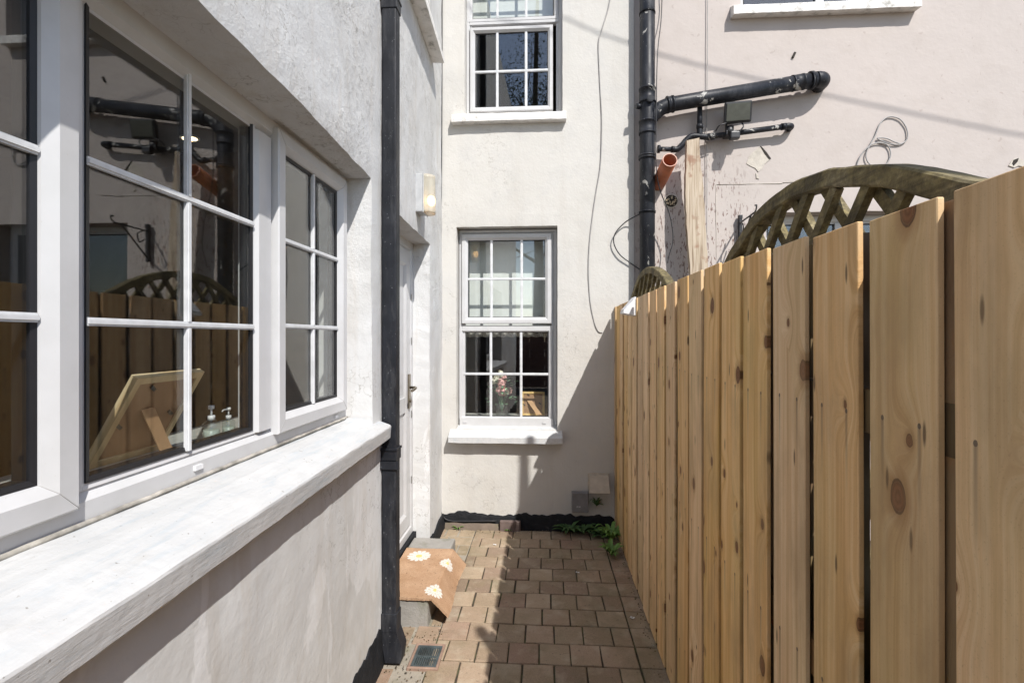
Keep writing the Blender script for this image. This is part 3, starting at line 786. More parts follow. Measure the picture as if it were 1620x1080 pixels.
for px in (736, 861): fbox(b, FN, pu(px) - .014, pu(px) + .014, .012, .018, pz(669), pz(666))
x = obj('bottom_rail', b, 'pvc', wA)
# upper window
wB = farwin(UW[0] + .002, UW[1] - .002, UW[2], UW[3] - .006, pz(34))
sash_g(wB, pu(751.7), pu(866.7), pz(169.3), pz(51.7), [pu(786.7), pu(832.3)], [pz(113)], .040)
sash_g(wB, pu(745), pu(876), pz(27), 4.55, [pu(786.7), pu(832.3)], [pz(-35)], .030, False)
# behind the glass
bm = B(); 
n = 60
for a in range(1):
    xs = [LW[0] - .1 + (LW[1] - LW[0] + .2) * i / n for i in range(n + 1)]
    top = [bm.verts.new((x, D + .265, LW[3] + .1)) for x in xs]; bot = [bm.verts.new((x, D + .265, pz(514))) for x in xs]
    t2 = [bm.verts.new((x, D + .268, LW[3] + .1)) for x in xs]; b2 = [bm.verts.new((x, D + .268, pz(514))) for x in xs]
    for i in range(n):
        bm.faces.new((top[i], top[i + 1], bot[i + 1], bot[i])); bm.faces.new((t2[i], t2[i + 1], b2[i + 1], b2[i])); bm.faces.new((bot[i], bot[i + 1], b2[i + 1], b2[i]))
tag(obj('roller_blind', bm, 'blind'), 'plain white roller blind behind the upper panes of the lower end window', 'blind')
bm = B()
for i in range(n):
    pass
xs = [LW[0] - .05 + (LW[1] - LW[0] + .1) * i / 120 for i in range(121)]
def vy(x): return D + .235 + .006 * math.sin(x * 90)
top = [bm.verts.new((x, vy(x), pz(518))) for x in xs]; bot = [bm.verts.new((x, vy(x) + .004, pz(533.5) + .006 * abs(math.sin(x * 45)))) for x in xs]
tk = [bm.verts.new((x, vy(x) + .003, pz(518))) for x in xs]; bk = [bm.verts.new((x, vy(x) + .007, pz(533.5) + .006 * abs(math.sin(x * 45)))) for x in xs]
for i in range(120):
    bm.faces.new((top[i], top[i + 1], bot[i + 1], bot[i])); bm.faces.new((tk[i], tk[i + 1], bk[i + 1], bk[i])); bm.faces.new((bot[i], bot[i + 1], bk[i + 1], bk[i]))
tag(obj('lace_valance', bm, 'lace'), 'short patterned valance hanging below the white blind', 'valance')
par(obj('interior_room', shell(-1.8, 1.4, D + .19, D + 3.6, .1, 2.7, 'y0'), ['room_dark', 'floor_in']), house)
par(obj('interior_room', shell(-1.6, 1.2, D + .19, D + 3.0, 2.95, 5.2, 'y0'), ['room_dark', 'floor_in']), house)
bm = B(); box(bm, LW[0] - .0, LW[1] + .0, D + .17, D + .40, .80, .845, .003); par(obj('window_board', bm, 'board_in'), house)
# blue spotted cushion cover deep inside
# upper room pale blind
bm = B(); box(bm, UW[0] - .05, UW[1] + .05, D + .255, D + .262, pz(22), UW[3] + .1)
tag(obj('roller_blind', bm, 'blind'), 'half-lowered white blind behind the top panes of the upper end window', 'blind')

# ------------------------------------------------------------------ pink neighbour house
DP = D + .012
FP = FY(DP)
pink = thing('pink_house', 'pale pink painted house behind the fence on the right', 'house', (2.5, DP, 0))
q1 = onY(1172, 0, DP); q2 = onY(1452, 0, DP)
pw = (q1.x, q2.x, onY(1300, 10, DP).z, 5.2)
l1 = onY(1212, 338, DP); l2 = onY(1475, 338, DP)
lw = (l1.x, l2.x, 1.15, onY(1300, 335, DP).z)
bm = wall(FP, XJ, 9.5, -.03, 6.2, [(pw[0], pw[1], pw[2], pw[3], .18), (lw[0], lw[1], lw[2], lw[3], .18)], .07, .003, .004, 31)
par(obj('wall', bm, 'pink'), pink)
for (a, b_, c, d) in (pw, lw):
    fn = FY(DP + .12)
    bm = B(); sweep(bm, fn, a + .003, b_ - .003, c, d - .003, P_FRAME)
    mid = (a + b_) / 2; fbox(bm, fn, mid - .03, mid + .03, -.06, -.001, c + .062, d - .062)
    ww = par(obj('window', bm, 'pvc'), pink)
    for g0, g1 in ((a + .065, mid - .03), (mid + .03, b_ - .065)):
        r = glazing(fn, g0, g1, c + .065, d - .065, -.02, [], [], ww)
        for x in list(r):
            x.location = (0, 0, 0)
            if x.name.startswith('glazing'): bpy.data.objects.remove(x)
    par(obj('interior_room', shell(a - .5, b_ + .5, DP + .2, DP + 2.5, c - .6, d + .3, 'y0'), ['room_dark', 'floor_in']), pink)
def sillP(px0, px1, pyt, pyb, p, seed):
    a = onY(px0, pyt, DP - p); b_ = onY(px1, pyt, DP - p); zb = onY(px0, pyb, DP - p).z; bm = B(); rows = []
    for i in range(41):
        u = a.x + (b_.x - a.x) * i / 40; rag = noise.noise(Vector((u * 9, 1, seed))) * .004 + noise.noise(Vector((u * 40, 1, seed))) * .003
        rows.append([bm.verts.new(FP(u, o, z + rag)) for o, z in ((-.16, a.z + .05), (0, a.z + .03), (p - .005, a.z), (p, a.z - .006), (p, zb), (-.005, zb + .006))])
    for r0, r1 in zip(rows, rows[1:]):
        for k in range(5): bm.faces.new((r0[k], r1[k], r1[k + 1], r0[k + 1]))
    for q in (rows[0], rows[-1]): bm.faces.new(q)
    return par(obj('window_sill', bm, 'sill_grey'), pink)
sillP(1161, 1459, 8, 22, .075, 3)
a = onY(1200, 350, DP)
bm = B(); box(bm, lw[0] - .06, lw[1] + .06, DP - .07, DP + .10, 1.08, 1.149, .005); par(obj('window_sill', bm, 'sill_grey'), pink)
# bare plaster patch, hairline render joint, fixing holes
def blob(cx, cy, pts, out_, fn_mat, name, zoff=0, dep=.006):
    bm = B(); vs = [onY(x, y, DP - dep) for x, y in pts]; fr = [bm.verts.new(v) for v in vs]; bk = [bm.verts.new((v.x + (v.x - vs[0].x) * .0, DP + .02, v.z)) for v in vs]
    bm.faces.new(fr)
    for i in range(len(fr)): bm.faces.new((fr[i], fr[(i + 1) % len(fr)], bk[(i + 1) % len(fr)], bk[i]))
    return par(obj(name, bm, fn_mat), pink)
blob(0, 0, [(1181, 259), (1185, 247), (1192, 240), (1200, 233), (1204, 232), (1212, 241), (1219, 252), (1210, 259), (1205, 267), (1200, 272), (1195, 266), (1188, 263)], 0, 'bare_plaster', 'plaster_patch')
blob(0, 0, [(1203, 231), (1205, 232), (1213, 241), (1220, 251), (1217, 252), (1210, 243)], 0, 'hole', 'plaster_crack', dep=.009)
blob(0, 0, [(1196, 274), (1199, 276), (1201, 283), (1197, 282)], 0, 'bare_plaster', 'plaster_chip')
blob(0, 0, [(1253, 90), (1257, 82), (1260, 83), (1256, 92)], 0, 'hole', 'fixing_hole', dep=.01)
blob(0, 0, [(1596, 262), (1601, 254), (1606, 250), (1613, 250), (1618, 254), (1624, 258), (1621, 264), (1612, 262), (1605, 265)], 0, 'bare_plaster', 'plaster_patch')
blob(0, 0, [(1604, 253), (1612, 250), (1610, 256), (1604, 262), (1602, 258)], 0, 'hole', 'plaster_crack', dep=.009)
bm = B()
for p, q in (((1133, 292), (1238, 290)), ((1133, 292), (1133, 420)), ((1238, 289), (1262, 287))):
    a, b_ = onY(*p, DP - .001), onY(*q, DP - .001); tube(bm, [a, b_], .0022, 5)
par(obj('render_joint', bm, 'bare_plaster'), pink)

# ------------------------------------------------------------------ downpipe by the door
DX0, DX1, DPY0, DPY1 = -.745, -.679, 2.272, 2.337
t = thing('square_downpipe', 'black square rainwater downpipe on the left wall between window and door', 'downpipe', (DX0, DPY0, 0))
bm = B(); box(bm, DX0, DX1, DPY0, DPY1, .16, 3.02, .006); box(bm, DX0, DX1, DPY0, DPY1, 3.04, 5.7, .006)
par(obj('pipe', bm, 'black_pipe'), t)
for z in (.98, 3.05):
    bm = B()
    box(bm, DX0 - .004, DX1 + .004, DPY0 - .004, DPY1 + .004, z - .045, z, .003)
    box(bm, DX0 - .008, DX1 + .007, DPY0 - .008, DPY1 + .007, z - .0, z + .012, .002)
    par(obj('socket', bm, 'black_pipe'), t)
for z in (.915, 3.09):
    bm = B()
    box(bm, DX0 - .03, DX1 + .012, DPY0 - .010, DPY0 - .004, z - .018, z + .018, .001); box(bm, DX0 - .03, DX0 - .008, DPY0 - .012, DPY1, z - .018, z + .018, .001)
    tube(bm, [(DX0 - .018, DPY0 - .018, z), (DX0 - .018, DPY0 - .010, z)], .005, 8)
    par(obj('pipe_clip', bm, 'black_pipe'), t)
bm = B(); box(bm, DX0 - .004, DX1 + .004, DPY0 - .004, DPY1 + .004, .15, .235, .003)
# shoe kicking out over the gully
pr = [(DPY0 - .004, DPY1 + .004)]
vs = []
for (x, z, h_) in ((DX0 - .004, .15, 0), (DX1 + .004, .15, 0)):
    pass
a = [(DX0 - .004, .15), (DX1 + .004, .15), (DX1 + .030, .075), (DX1 + .022, .012), (DX0 + .015, .012)]
f1 = [bm.verts.new((x, DPY0 - .004, z)) for x, z in a]; f2 = [bm.verts.new((x, DPY1 + .004, z)) for x, z in a]
bm.faces.new(f1); bm.faces.new(f2)
for k in range(5): bm.faces.new((f1[k], f1[(k + 1) % 5], f2[(k + 1) % 5], f2[k]))
par(obj('shoe', bm, 'black_pipe'), t)

# gully
g0 = onZ(648, 1056, 0); g1 = onZ(690, 1056, 0); g2 = onZ(690, 1022, 0)
gx0, gx1, gy0, gy1 = g0.x, g1.x, g0.y, g2.y
t = thing('drain_gully', 'square drain gully with a dark slotted grate at the foot of the downpipe', 'drain', ((gx0 + gx1) / 2, (gy0 + gy1) / 2, 0))
bm = B()
FG = lambda u, o, z: Vector((u, z, o))
sweep(bm, FG, gx0 - .012, gx1 + .010, gy0 - .010, gy1 + .012, [(0, -.03), (0, .006), (.004, .009), (.010, .009), (.012, .004), (.012, -.03)])
par(obj('clay_rim', bm, 'clay'), t)
bm = B(); sweep(bm, FG, gx0 + .001, gx1 - .001, gy0 + .001, gy1 - .001, [(0, -.03), (0, .005), (.014, .005), (.014, -.03)])
ns = 9
for i in range(ns):
    x = gx0 + .016 + (gx1 - gx0 - .032) * (i + .5) / ns
    box(bm, x - .0028, x + .0028, gy0 + .014, gy1 - .014, -.004, .004)
box(bm, gx0 + .014, gx1 - .014, (gy0 + gy1) / 2 - .004, (gy0 + gy1) / 2 + .004, -.003, .0045)
par(obj('grate', bm, 'grate'), t)
bm = B(); box(bm, gx0 + .002, gx1 - .002, gy0 + .002, gy1 - .002, -.045, -.028); par(obj('sump', bm, 'hole'), t)

# step and mat
s_near = onZ(679, 990, 0)
STH = .137; SX1 = -.605; SY0 = s_near.y + .0; SY1 = 3.40
bm = B(); n = 24
vs = box(bm, -.89, SX1, SY0, SY1, -.03, STH, .012)
bmesh.ops.subdivide_edges(bm, edges=bm.edges[:], cuts=3, use_grid_fill=True)
for v in bm.verts: v.co += Vector([noise.noise(v.co * 9 + Vector((k * 7, 0, 0))) * .004 for k in range(3)])
tag(obj('step_block', bm, 'step'), 'grey stone doorstep under the daisy mat', 'step')
# coir mat draped over the step
MU0, MU1 = -.90, None; my0, my1 = SY0 - .010, 3.20
NU, NV = 150, 150
def matpt(s, v):
    """s: distance from the wall edge, v: y"""
    flat = (SX1 + .012) - (-.885)
    if s < flat: x = -.885 + s; z = STH + .010
    else:
        q = s - flat; ang = min(q / .03, 1) * R(52 + 8 * math.sin(v * 9)); 
        r_ = .03
        if q < .03: x = SX1 + .012 + r_ * math.sin(ang) * .6; z = STH + .010 - r_ * (1 - math.cos(ang)) * .6
        else:
            x = SX1 + .012 + r_ * math.sin(ang) * .6 + (q - .03) * math.cos(ang); z = STH + .010 - r_ * (1 - math.cos(ang)) * .6 - (q - .03) * math.sin(ang)
    z += noise.noise(Vector((x * 8, v * 8, 0))) * .003
    return Vector((x, v, max(z, .008)))
flat = SX1 + .012 + .885; MW = flat + .150; ML = my1 - my0
daisies = [(.108, .505, .074), (flat + .018, .425, .058), (flat + .012, .095, .064)]
def mprint(s, v):
    vy_ = v - my0
    for dx, dy, rr in daisies:
        a, b_ = s - dx, vy_ - dy; d = math.hypot(a, b_); th = math.atan2(b_, a)
        if d < rr * .27: return 2
        if d < rr * (.78 + .22 * abs(math.cos(th * 6.5 + 1))) and not (d > rr * .35 and abs(math.sin(th * 6.5 + 1)) > .985) : return 1
    a = abs(vy_ - .20) ; 
    if s > .0:
        wv = vy_ - (.33 + .035 * math.sin(s * 75) + .012 * math.sin(s * 31))
        if .015 < s < flat - .03 and abs(wv) < .0055: return 3
        wv = vy_ - (.27 + .03 * math.sin(s * 68 + 1))
        if .09 < s < flat + .02 and abs(wv) < .005: return 3
    return 0
bm = B(); G = [[None] * (NV + 1) for _ in range(NU + 1)]; G2 = [[None] * (NV + 1) for _ in range(NU + 1)]
for i in range(NU + 1):
    for j in range(NV + 1):
        s = MW * i / NU; v = my0 + ML * j / NV
        curl = 0
        # near front corner sags down past the step edge
        p = matpt(s, v)
        if i == NU or j in (0, NV): p += Vector((noise.noise(Vector((s * 60, v * 60, 0))) * .003, noise.noise(Vector((s * 60, v * 60, 4))) * .003, 0))
        G[i][j] = bm.verts.new(p); G2[i][j] = bm.verts.new(p - Vector((.0 if s < flat else .006, 0, .010 if s < flat else .006)))
for i in range(NU):
    for j in range(NV):
        f = bm.faces.new((G[i][j], G[i + 1][j], G[i + 1][j + 1], G[i][j + 1])); f.smooth = True
        f.material_index = mprint(MW * (i + .5) / NU, my0 + ML * (j + .5) / NV)
        bm.faces.new((G2[i][j], G2[i + 1][j], G2[i + 1][j + 1], G2[i][j + 1]))
for i in range(NU):
    for j in (0, NV): bm.faces.new((G[i][j], G[i + 1][j], G2[i + 1][j], G2[i][j]))
for j in range(NV):
    for i in (0, NU): bm.faces.new((G[i][j], G[i][j + 1], G2[i][j + 1], G2[i][j]))
tag(obj('door_mat', bm, ['coir', 'mat_white', 'mat_yellow', 'mat_dark'], recalc=False), 'orange coir doormat with white daisies draped over the step', 'doormat')

# ------------------------------------------------------------------ wall lamp
LY0, LY1 = 3.0, 3.12
zt = onX(675, 281, -.73).z; zb = onX(675, 342, -.73).z
lx = wl(3.06)
t = thing('wall_lamp', 'lit bulkhead lamp with ribbed glass on the wall above the door', 'wall lamp', (lx, 3.06, zb))
bm = B(); box(bm, lx - .004, lx + .045, LY0, LY1, zb + .008, zt, .006); box(bm, lx + .045, lx + .052, LY0 - .004, LY1 + .004, zb + .003, zt + .004, .003)
par(obj('back_box', bm, 'grey_plastic'), t)
MAT['grey_plastic2'] = plain('pale_grey_lamp_body', (.44, .45, .46), .4); 
t.children[0].data.materials[0] = MAT['grey_plastic2']
bm = B(); n = 14; secs = []
for i in range(n + 1):
    a = math.pi * i / n; yy = (LY0 + LY1) / 2 - math.cos(a) * (LY1 - LY0) / 2 * .94; xx = lx + .052 + math.sin(a) * .058
    secs.append([bm.verts.new((xx, yy, z)) for z in (zb + .006, zb + .02, zt - .02, zt - .002)])
for a_, b_ in zip(secs, secs[1:]):
    for k in range(3): bm.faces.new((a_[k], b_[k], b_[k + 1], a_[k + 1])).smooth = True
bm.faces.new([s[0] for s in secs]); bm.faces.new([s[3] for s in secs])
par(obj('lamp_glass', bm, 'lens'), t)
bm = B(); bmesh.ops.create_uvsphere(bm, u_segments=16, v_segments=10, radius=.024, matrix=Matrix.Translation((lx + .082, 3.06, zb + .085)) @ Matrix.Diagonal((1, 1, 1.4, 1)))
par(obj('bulb', bm, 'bulb', smooth=True), t)

# ------------------------------------------------------------------ boxes on the far wall
b0 = onY(905, 779, D - .05); b1 = onY(931, 811, D - .05)
t = thing('junction_box', 'small dark grey box fixed low on the end wall beside the vent cowl', 'meter box', (b0.x, D, b1.z))
bm = B(); box(bm, b0.x, b1.x, D - .05, D + .005, b1.z, b0.z - .006, .004); box(bm, b0.x - .002, b1.x + .002, D - .054, D - .002, b0.z - .012, b0.z, .003)
par(obj('case', bm, 'grey_plastic'), t)
bm = B()
cxs = (b0.x + b1.x) / 2 - .012
for k, (w1_, h1_) in enumerate(((.006, .007), (.003, .010), (.004, .007), (.005, .007))):
    xk = cxs - .016 + k * .0085
    if k % 2: box(bm, xk, xk + .0022, D - .0522, D - .0505, b1.z + .042, b1.z + .042 + h1_); box(bm, xk - .001, xk + w1_, D - .0522, D - .0506, b1.z + .046, b1.z + .048)
    else: box(bm, xk, xk + .0018, D - .0522, D - .0505, b1.z + .042, b1.z + .042 + h1_); box(bm, xk + .0036, xk + .0054, D - .0522, D - .0505, b1.z + .042, b1.z + .042 + h1_); box(bm, xk + .0018, xk + .0036, D - .0521, D - .0506, b1.z + .042, b1.z + .0438)
par(obj('lettering', bm, 'white_plastic'), t)
c0 = onY(931, 750, D - .03); c1 = onY(965, 780, D - .09)
t = thing('vent_cowl', 'beige plastic vent cowl low on the end wall next to the fence', 'vent', (c0.x, D, c1.z))
bm = B(); zt_, zb_ = c0.z, c1.z
a = [(D - .012, zt_), (D - .045, zt_ - .006), (D - .095, zb_ + .0), (D - .09, zb_ - .003), (D - .004, zb_ + .006)]
f1 = [bm.verts.new((c0.x + (.010 if i in (0, 1, 4) else 0), y, z)) for i, (y, z) in enumerate(a)]; f2 = [bm.verts.new((c1.x - (.006 if i in (0, 1, 4) else 0), y, z)) for i, (y, z) in enumerate(a)]
bm.faces.new(f1); bm.faces.new(f2)
for k in range(5): bm.faces.new((f1[k], f1[(k + 1) % 5], f2[(k + 1) % 5], f2[k]))
par(obj('hood', bm, 'beige_plastic'), t)
bm = B(); box(bm, c0.x - .004, c1.x + .002, D - .014, D + .004, zb_ + .004, zt_ + .006, .002); par(obj('back_plate', bm, 'beige_plastic'), t)

# ------------------------------------------------------------------ soil stack and waste pipes
YS = D - .095
def SY(px, py, y=None): return onY(px, py, YS if y is None else y)
sx = SY(1024, 300).x
t = thing('soil_pipe', 'thick black soil stack with a sloping branch on the pink wall', 'soil pipe', (sx, YS, 0))
bm = B(); tube(bm, [(sx, YS, -.02), (sx, YS, 5.9)], .056, 28)
par(obj('pipe', bm, 'stack'), t)
def collar(bm, c, ax, r, h_, lip=.007):
    ax = Vector(ax).normalized(); c = Vector(c)
    tube(bm, [c - ax * h_ / 2, c - ax * h_ * .5 + ax * .012, c - ax * h_ * .5 + ax * .013, c + ax * h_ / 2 - ax * .013, c + ax * h_ / 2 - ax * .012, c + ax * h_ / 2], [r + lip, r + lip, r + lip * .55, r + lip * .55, r + lip, r + lip], 28)
zc = lambda py: SY(1024, py).z
bm = B()
collar(bm, (sx, YS, zc(152)), (0, 0, 1), .056, .11); par(obj('collar', bm, 'stack'), t)
bm = B(); collar(bm, (sx, YS, zc(202)), (0, 0, 1), .056, .10); par(obj('collar', bm, 'stack'), t)
bm = B(); collar(bm, (sx, YS, zc(249)), (0, 0, 1), .056, .03, .009); par(obj('pipe_clip', bm, 'stack'), t)
bm = B(); collar(bm, (sx, YS, zc(336)), (0, 0, 1), .056, .015, .006); par(obj('joint_ring', bm, 'stack'), t)
bm = B(); collar(bm, (sx, YS, zc(22)), (0, 0, 1), .056, .012, .004); par(obj('joint_ring', bm, 'stack'), t)
bm = B(); pz_ = SY(1026, 163); tube(bm, [pz_ + Vector((0, -.02, 0)), pz_ + Vector((0, -.078, 0))], .024, 16); tube(bm, [pz_ + Vector((0, -.078, 0)), pz_ + Vector((0, -.080, 0))], .017, 16)
p2 = SY(1008, 170); tube(bm, [p2 + Vector((.03, -.01, 0)), p2 + Vector((-.012, -.02, 0))], .02, 14)
par(obj('access_boss', bm, 'stack'), t)
br = [SY(1026, 192), SY(1034, 182), SY(1045, 172), SY(1060, 165.5), SY(1290, 126.5)]
brs = spline(br[:4], 5) + [br[4]]
e = br[4]; end = [e, e + Vector((.028, .004, .003)), e + Vector((.055, .022, .006)), e + Vector((.068, .055, .008)), e + Vector((.070, .12, .008))]
bm = B(); tube(bm, brs, .054, 28); par(obj('branch_pipe', bm, 'stack'), t)
ax = (br[4] - br[3]).normalized()
bm = B(); tube(bm, spline(end, 4), .056, 28); par(obj('elbow', bm, 'stack'), t)
for px, py, h_, lp in ((1060, 165.5, .05, .008), (1262, 131, .085, .004), (1283, 127.5, .022, .010)):
    bm = B(); collar(bm, SY(px, py), ax, .054, h_, lp); par(obj('collar', bm, 'stack'), t)
# scraped paint on the branch
bm = B(); c = SY(1199, 137, YS - .045)
# waste pipes
YV = D - .05
def W(px, py): return onY(px, py, YV)
t = thing('waste_pipe', 'thin black waste pipe with elbows running below the thick branch pipe', 'waste pipe', W(1110, 215))
bm = B(); tube(bm, [W(1040, 236), W(1066, 236.5)], .018, 14); tube(bm, spline([W(1062, 236.5), W(1072, 236), W(1082, 226), W(1090, 218), W(1098, 215.5), W(1120, 217)], 5), .022, 16)
tube(bm, [W(1118, 217), W(1248, 199.5)], .020, 16)
tube(bm, spline([W(1240, 200.5), W(1248, 199.5), W(1252, 199) + Vector((.006, .02, 0)), W(1253, 199) + Vector((.006, .07, 0))], 4), .023, 14)
tube(bm, [W(1107, 168), W(1107, 206)], .019, 14); tube(bm, spline([W(1107, 200), W(1107, 210), W(1109, 216), W(1120, 217)], 4), .0215, 14)
par(obj('pipe', bm, 'stack'), t)
for p, q, r_ in (((1119, 217), (1130, 215.5), .025), ((1107, 197), (1107, 204), .025), ((1062, 236.3), (1066, 236.4), .024), ((1236, 201), (1243, 200), .025), ((1040, 236), (1044, 236), .030)): 
    bm = B(); tube(bm, [W(*p), W(*q)], r_, 16); par(obj('collar', bm, 'stack'), t)
# floodlight
YL = D - .13
def FLP(px, py, o=0): return onY(px, py, YL - o)
t = thing('floodlight', 'small black security floodlight with a sensor, mounted between the two wall pipes', 'floodlight', FLP(1165, 205))
c = FLP(1167, 178); hw, hh = .095, .075
rot = Matrix.Rotation(R(-8), 4, 'Z') @ Matrix.Rotation(R(14), 4, 'X')
bm = B(); box(bm, c.x - hw, c.x + hw, c.y - .02, c.y + .02, c.z - hh, c.z + hh, .012, 0, rot, c); box(bm, c.x - hw * .75, c.x + hw * .75, c.y + .02, c.y + .07, c.z - hh * .75, c.z + hh * .7, .012, 0, rot, c)
par(obj('lamp_head', bm, 'black_metal'), t)
bm = B(); box(bm, c.x - hw + .014, c.x + hw - .014, c.y - .024, c.y - .0195, c.z - hh + .014, c.z + hh - .014, .004, 0, rot, c); par(obj('front_glass', bm, 'flood_glass'), t)
bm = B(); q = FLP(1158, 203); tube(bm, [q + Vector((0, .05, .03)), q + Vector((0, .05, -.03))], .03, 14); box(bm, q.x - .03, q.x + .05, q.y + .03, q.y + .12, q.z - .035, q.z + .0, .006)
tube(bm, [q + Vector((-.02, .06, .02)), q + Vector((-.02, .06, .09))], .008, 8); par(obj('bracket', bm, 'black_metal'), t)
bm = B(); q2 = FLP(1163, 213); box(bm, q2.x - .035, q2.x + .035, q2.y - .01, q2.y + .04, q2.z - .03, q2.z + .025, .01); tube(bm, spline([q2 + Vector((.03, .0, .02)), q2 + Vector((.06, 0, .06)), q2 + Vector((.05, .02, .1))], 5), .005, 6)
tube(bm, spline([FLP(1149, 195), FLP(1138, 199), FLP(1132, 208, -.03)], 5), .005, 6)
par(obj('sensor', bm, 'black_metal'), t)
# terracotta pipe stub
ce = onY(1060, 253, D - .30); st = onY(1041, 292, D + .02)
t = thing('clay_pipe_stub', 'open orange pipe stub sticking out of the pink wall beside the soil stack', 'pipe stub', st)
axv = (ce - st).normalized(); bm = B()
r0 = tube(bm, [st, ce], .052, 28, False); r1 = tube(bm, [st, ce], .047, 28, False)
for k in range(28): bm.faces.new((r0[-1][k], r0[-1][(k + 1) % 28], r1[-1][(k + 1) % 28], r1[-1][k]))
par(obj('tube', bm, 'terracotta'), t)
bm = B(); tube(bm, [st + Vector((0, -.005, 0)), st + Vector((0, .02, 0))], .075, 12)
for v in bm.verts: v.co += Vector((noise.noise(v.co * 30) * .02, 0, noise.noise(v.co * 30 + Vector((9, 0, 0))) * .02))
par(obj('mortar_collar', bm, 'hole'), t)
# blocked round hole
hc = onY(1062, 318, DP - .004)
t = thing('wall_hole', 'round hole stuffed with rubble in the pink wall below the orange pipe', 'wall hole', hc)
bm = B(); ring = 24
a_ = [bm.verts.new(hc + Vector((math.cos(2 * math.pi * k / ring) * .056, 0, math.sin(2 * math.pi * k / ring) * .056))) for k in range(ring)]
b_ = [bm.verts.new(hc + Vector((math.cos(2 * math.pi * k / ring) * .047, -.003, math.sin(2 * math.pi * k / ring) * .047))) for k in range(ring)]
c_ = [bm.verts.new(v.co + Vector((0, .03, 0))) for v in b_]
for k in range(ring):
    bm.faces.new((a_[k], a_[(k + 1) % ring], b_[(k + 1) % ring], b_[k]))
par(obj('rim', bm, 'bare_plaster'), t)
bm = B(); tube(bm, [hc + Vector((0, -.0025, 0)), hc + Vector((0, -.001, 0))], .0465, 24); par(obj('recess', bm, 'hole'), t)
bm = B()
for k in range(26):
    a = random.uniform(0, 6.28); r_ = math.sqrt(random.random()) * .038; s = random.uniform(.004, .010)
    p = hc + Vector((math.cos(a) * r_, -.006, math.sin(a) * r_)); m4 = Matrix.Translation(p) @ Matrix.Rotation(random.uniform(0, 6), 4, 'Y') @ Matrix.Diagonal((s, .006, s * random.uniform(.4, 1), 1))
    bmesh.ops.create_icosphere(bm, subdivisions=1, radius=1, matrix=m4)
MAT['rubble'] = plain('cream_rubble', (.55, .47, .33), .9, 0, 80, .5)
par(obj('rubble', bm, 'rubble'), t)
# rough plank
YP = D - .17
bm = B(); rows = []
L = [(1087, 218, 1106), (1086, 250, 1108), (1084.5, 300, 1113), (1086, 350, 1116), (1090, 400, 1119), (1093, 440, 1122), (1104, 700, 1140), (1108, 850, 1146)]
Ls = []
for (a0, y_, b0_), (a1, y2_, b1_) in zip(L, L[1:]):
    for k in range(10): 
        q = k / 10; Ls.append((a0 + (a1 - a0) * q, y_ + (y2_ - y_) * q, b0_ + (b1_ - b0_) * q))
for i, (a0, y_, b0_) in enumerate(Ls):
    l_, r_ = onY(a0, y_, YP), onY(b0_, y_, YP); e1 = noise.noise(Vector((0, 0, l_.z * 14))) * .006; e2 = noise.noise(Vector((9, 0, l_.z * 14))) * .008
    if i == 0: l_.z -= .02; 
    rows.append([bm.verts.new(v) for v in ((l_.x + e1, YP, l_.z), (r_.x + e2, YP, r_.z), (r_.x + e2, YP + .045, r_.z), (l_.x + e1, YP + .045, l_.z))])
for a, b_ in zip(rows, rows[1:]):
    for k in range(4): bm.faces.new((a[k], a[(k + 1) % 4], b_[(k + 1) % 4], b_[k]))
bm.faces.new(rows[0]); bm.faces.new(rows[-1])
tag(obj('timber_post', bm, 'grey_wood'), 'rough bleached timber plank upright against the pink wall', 'timber post')

# ------------------------------------------------------------------ cables
def cable(pts, r, mat, name, label, n=8):
    bm = B(); tube(bm, spline(pts, n), r, 7); return tag(obj(name, bm, mat), label, 'cable')
Y = D - .006
w_ = lambda px, py, o=.006: onY(px, py, D - o)
cable([w_(966, -60), w_(965, 0), w_(952, 48), w_(947, 70), w_(949, 130), w_(952, 190), w_(950, 260), w_(942, 310), w_(934, 370), w_(931, 420), w_(933, 470), w_(939, 505), w_(946, 523), w_(953, 526)], .0042, 'cable_grey', 'hanging_cable', 'thin grey cable hanging down the white end wall')
cable([w_(699.5, -80, .008), w_(699.5, 0, .008), w_(699, 200, .008), w_(697.5, 400, .01), w_(696, 600, .01), w_(695.5, 770, .022), w_(696, 800, .024), w_(701, 816, .026), w_(712, 823, .028), w_(740, 824, .028), w_(785, 823.5, .028)], .0042, 'cable_black', 'corner_cable', 'thin dark cable down the corner and along the black plinth', 6)
cable([w_(1012, 426, .02), w_(996, 415, .02), w_(980, 402, .025), w_(971, 384, .03), w_(974, 368, .03), w_(990, 351, .03), w_(1013, 338, .07)], .0045, 'cable_black', 'looped_cable', 'black cable looping out to the left of the soil stack')
cable([w_(1048, -30, .02), w_(1046, 30, .02), w_(1040, 90, .16), w_(1038, 200, .17), w_(1038, 260, .17), w_(1044, 300, .17), w_(1058, 335, .12), w_(1064, 365, .1), w_(1064, 385, .1), w_(1059, 402, .1), w_(1056, 416, .1)], .0036, 'cable_black', 'hanging_cable', 'thin dark cable passing the soil stack and hanging free below the orange pipe')
cable([w_(1119.5, -30, .004), w_(1119, 100, .004), w_(1118, 200, .004), w_(1118.5, 300, .004), w_(1117.5, 430, .004)], .003, 'cable_grey', 'wall_cable', 'straight thin wire clipped up the pink wall beside the timber plank')
lp = [(1355, 270), (1356, 261), (1362, 246), (1374, 232), (1389, 226), (1404, 230), (1409, 245), (1402, 260), (1389, 265), (1375, 259), (1370, 246), (1376, 230), (1384, 216), (1393, 195), (1406, 185), (1424, 189), (1435, 206), (1434, 222), (1420, 229), (1402, 226), (1388, 219), (1402, 219), (1416, 225), (1426, 228)]
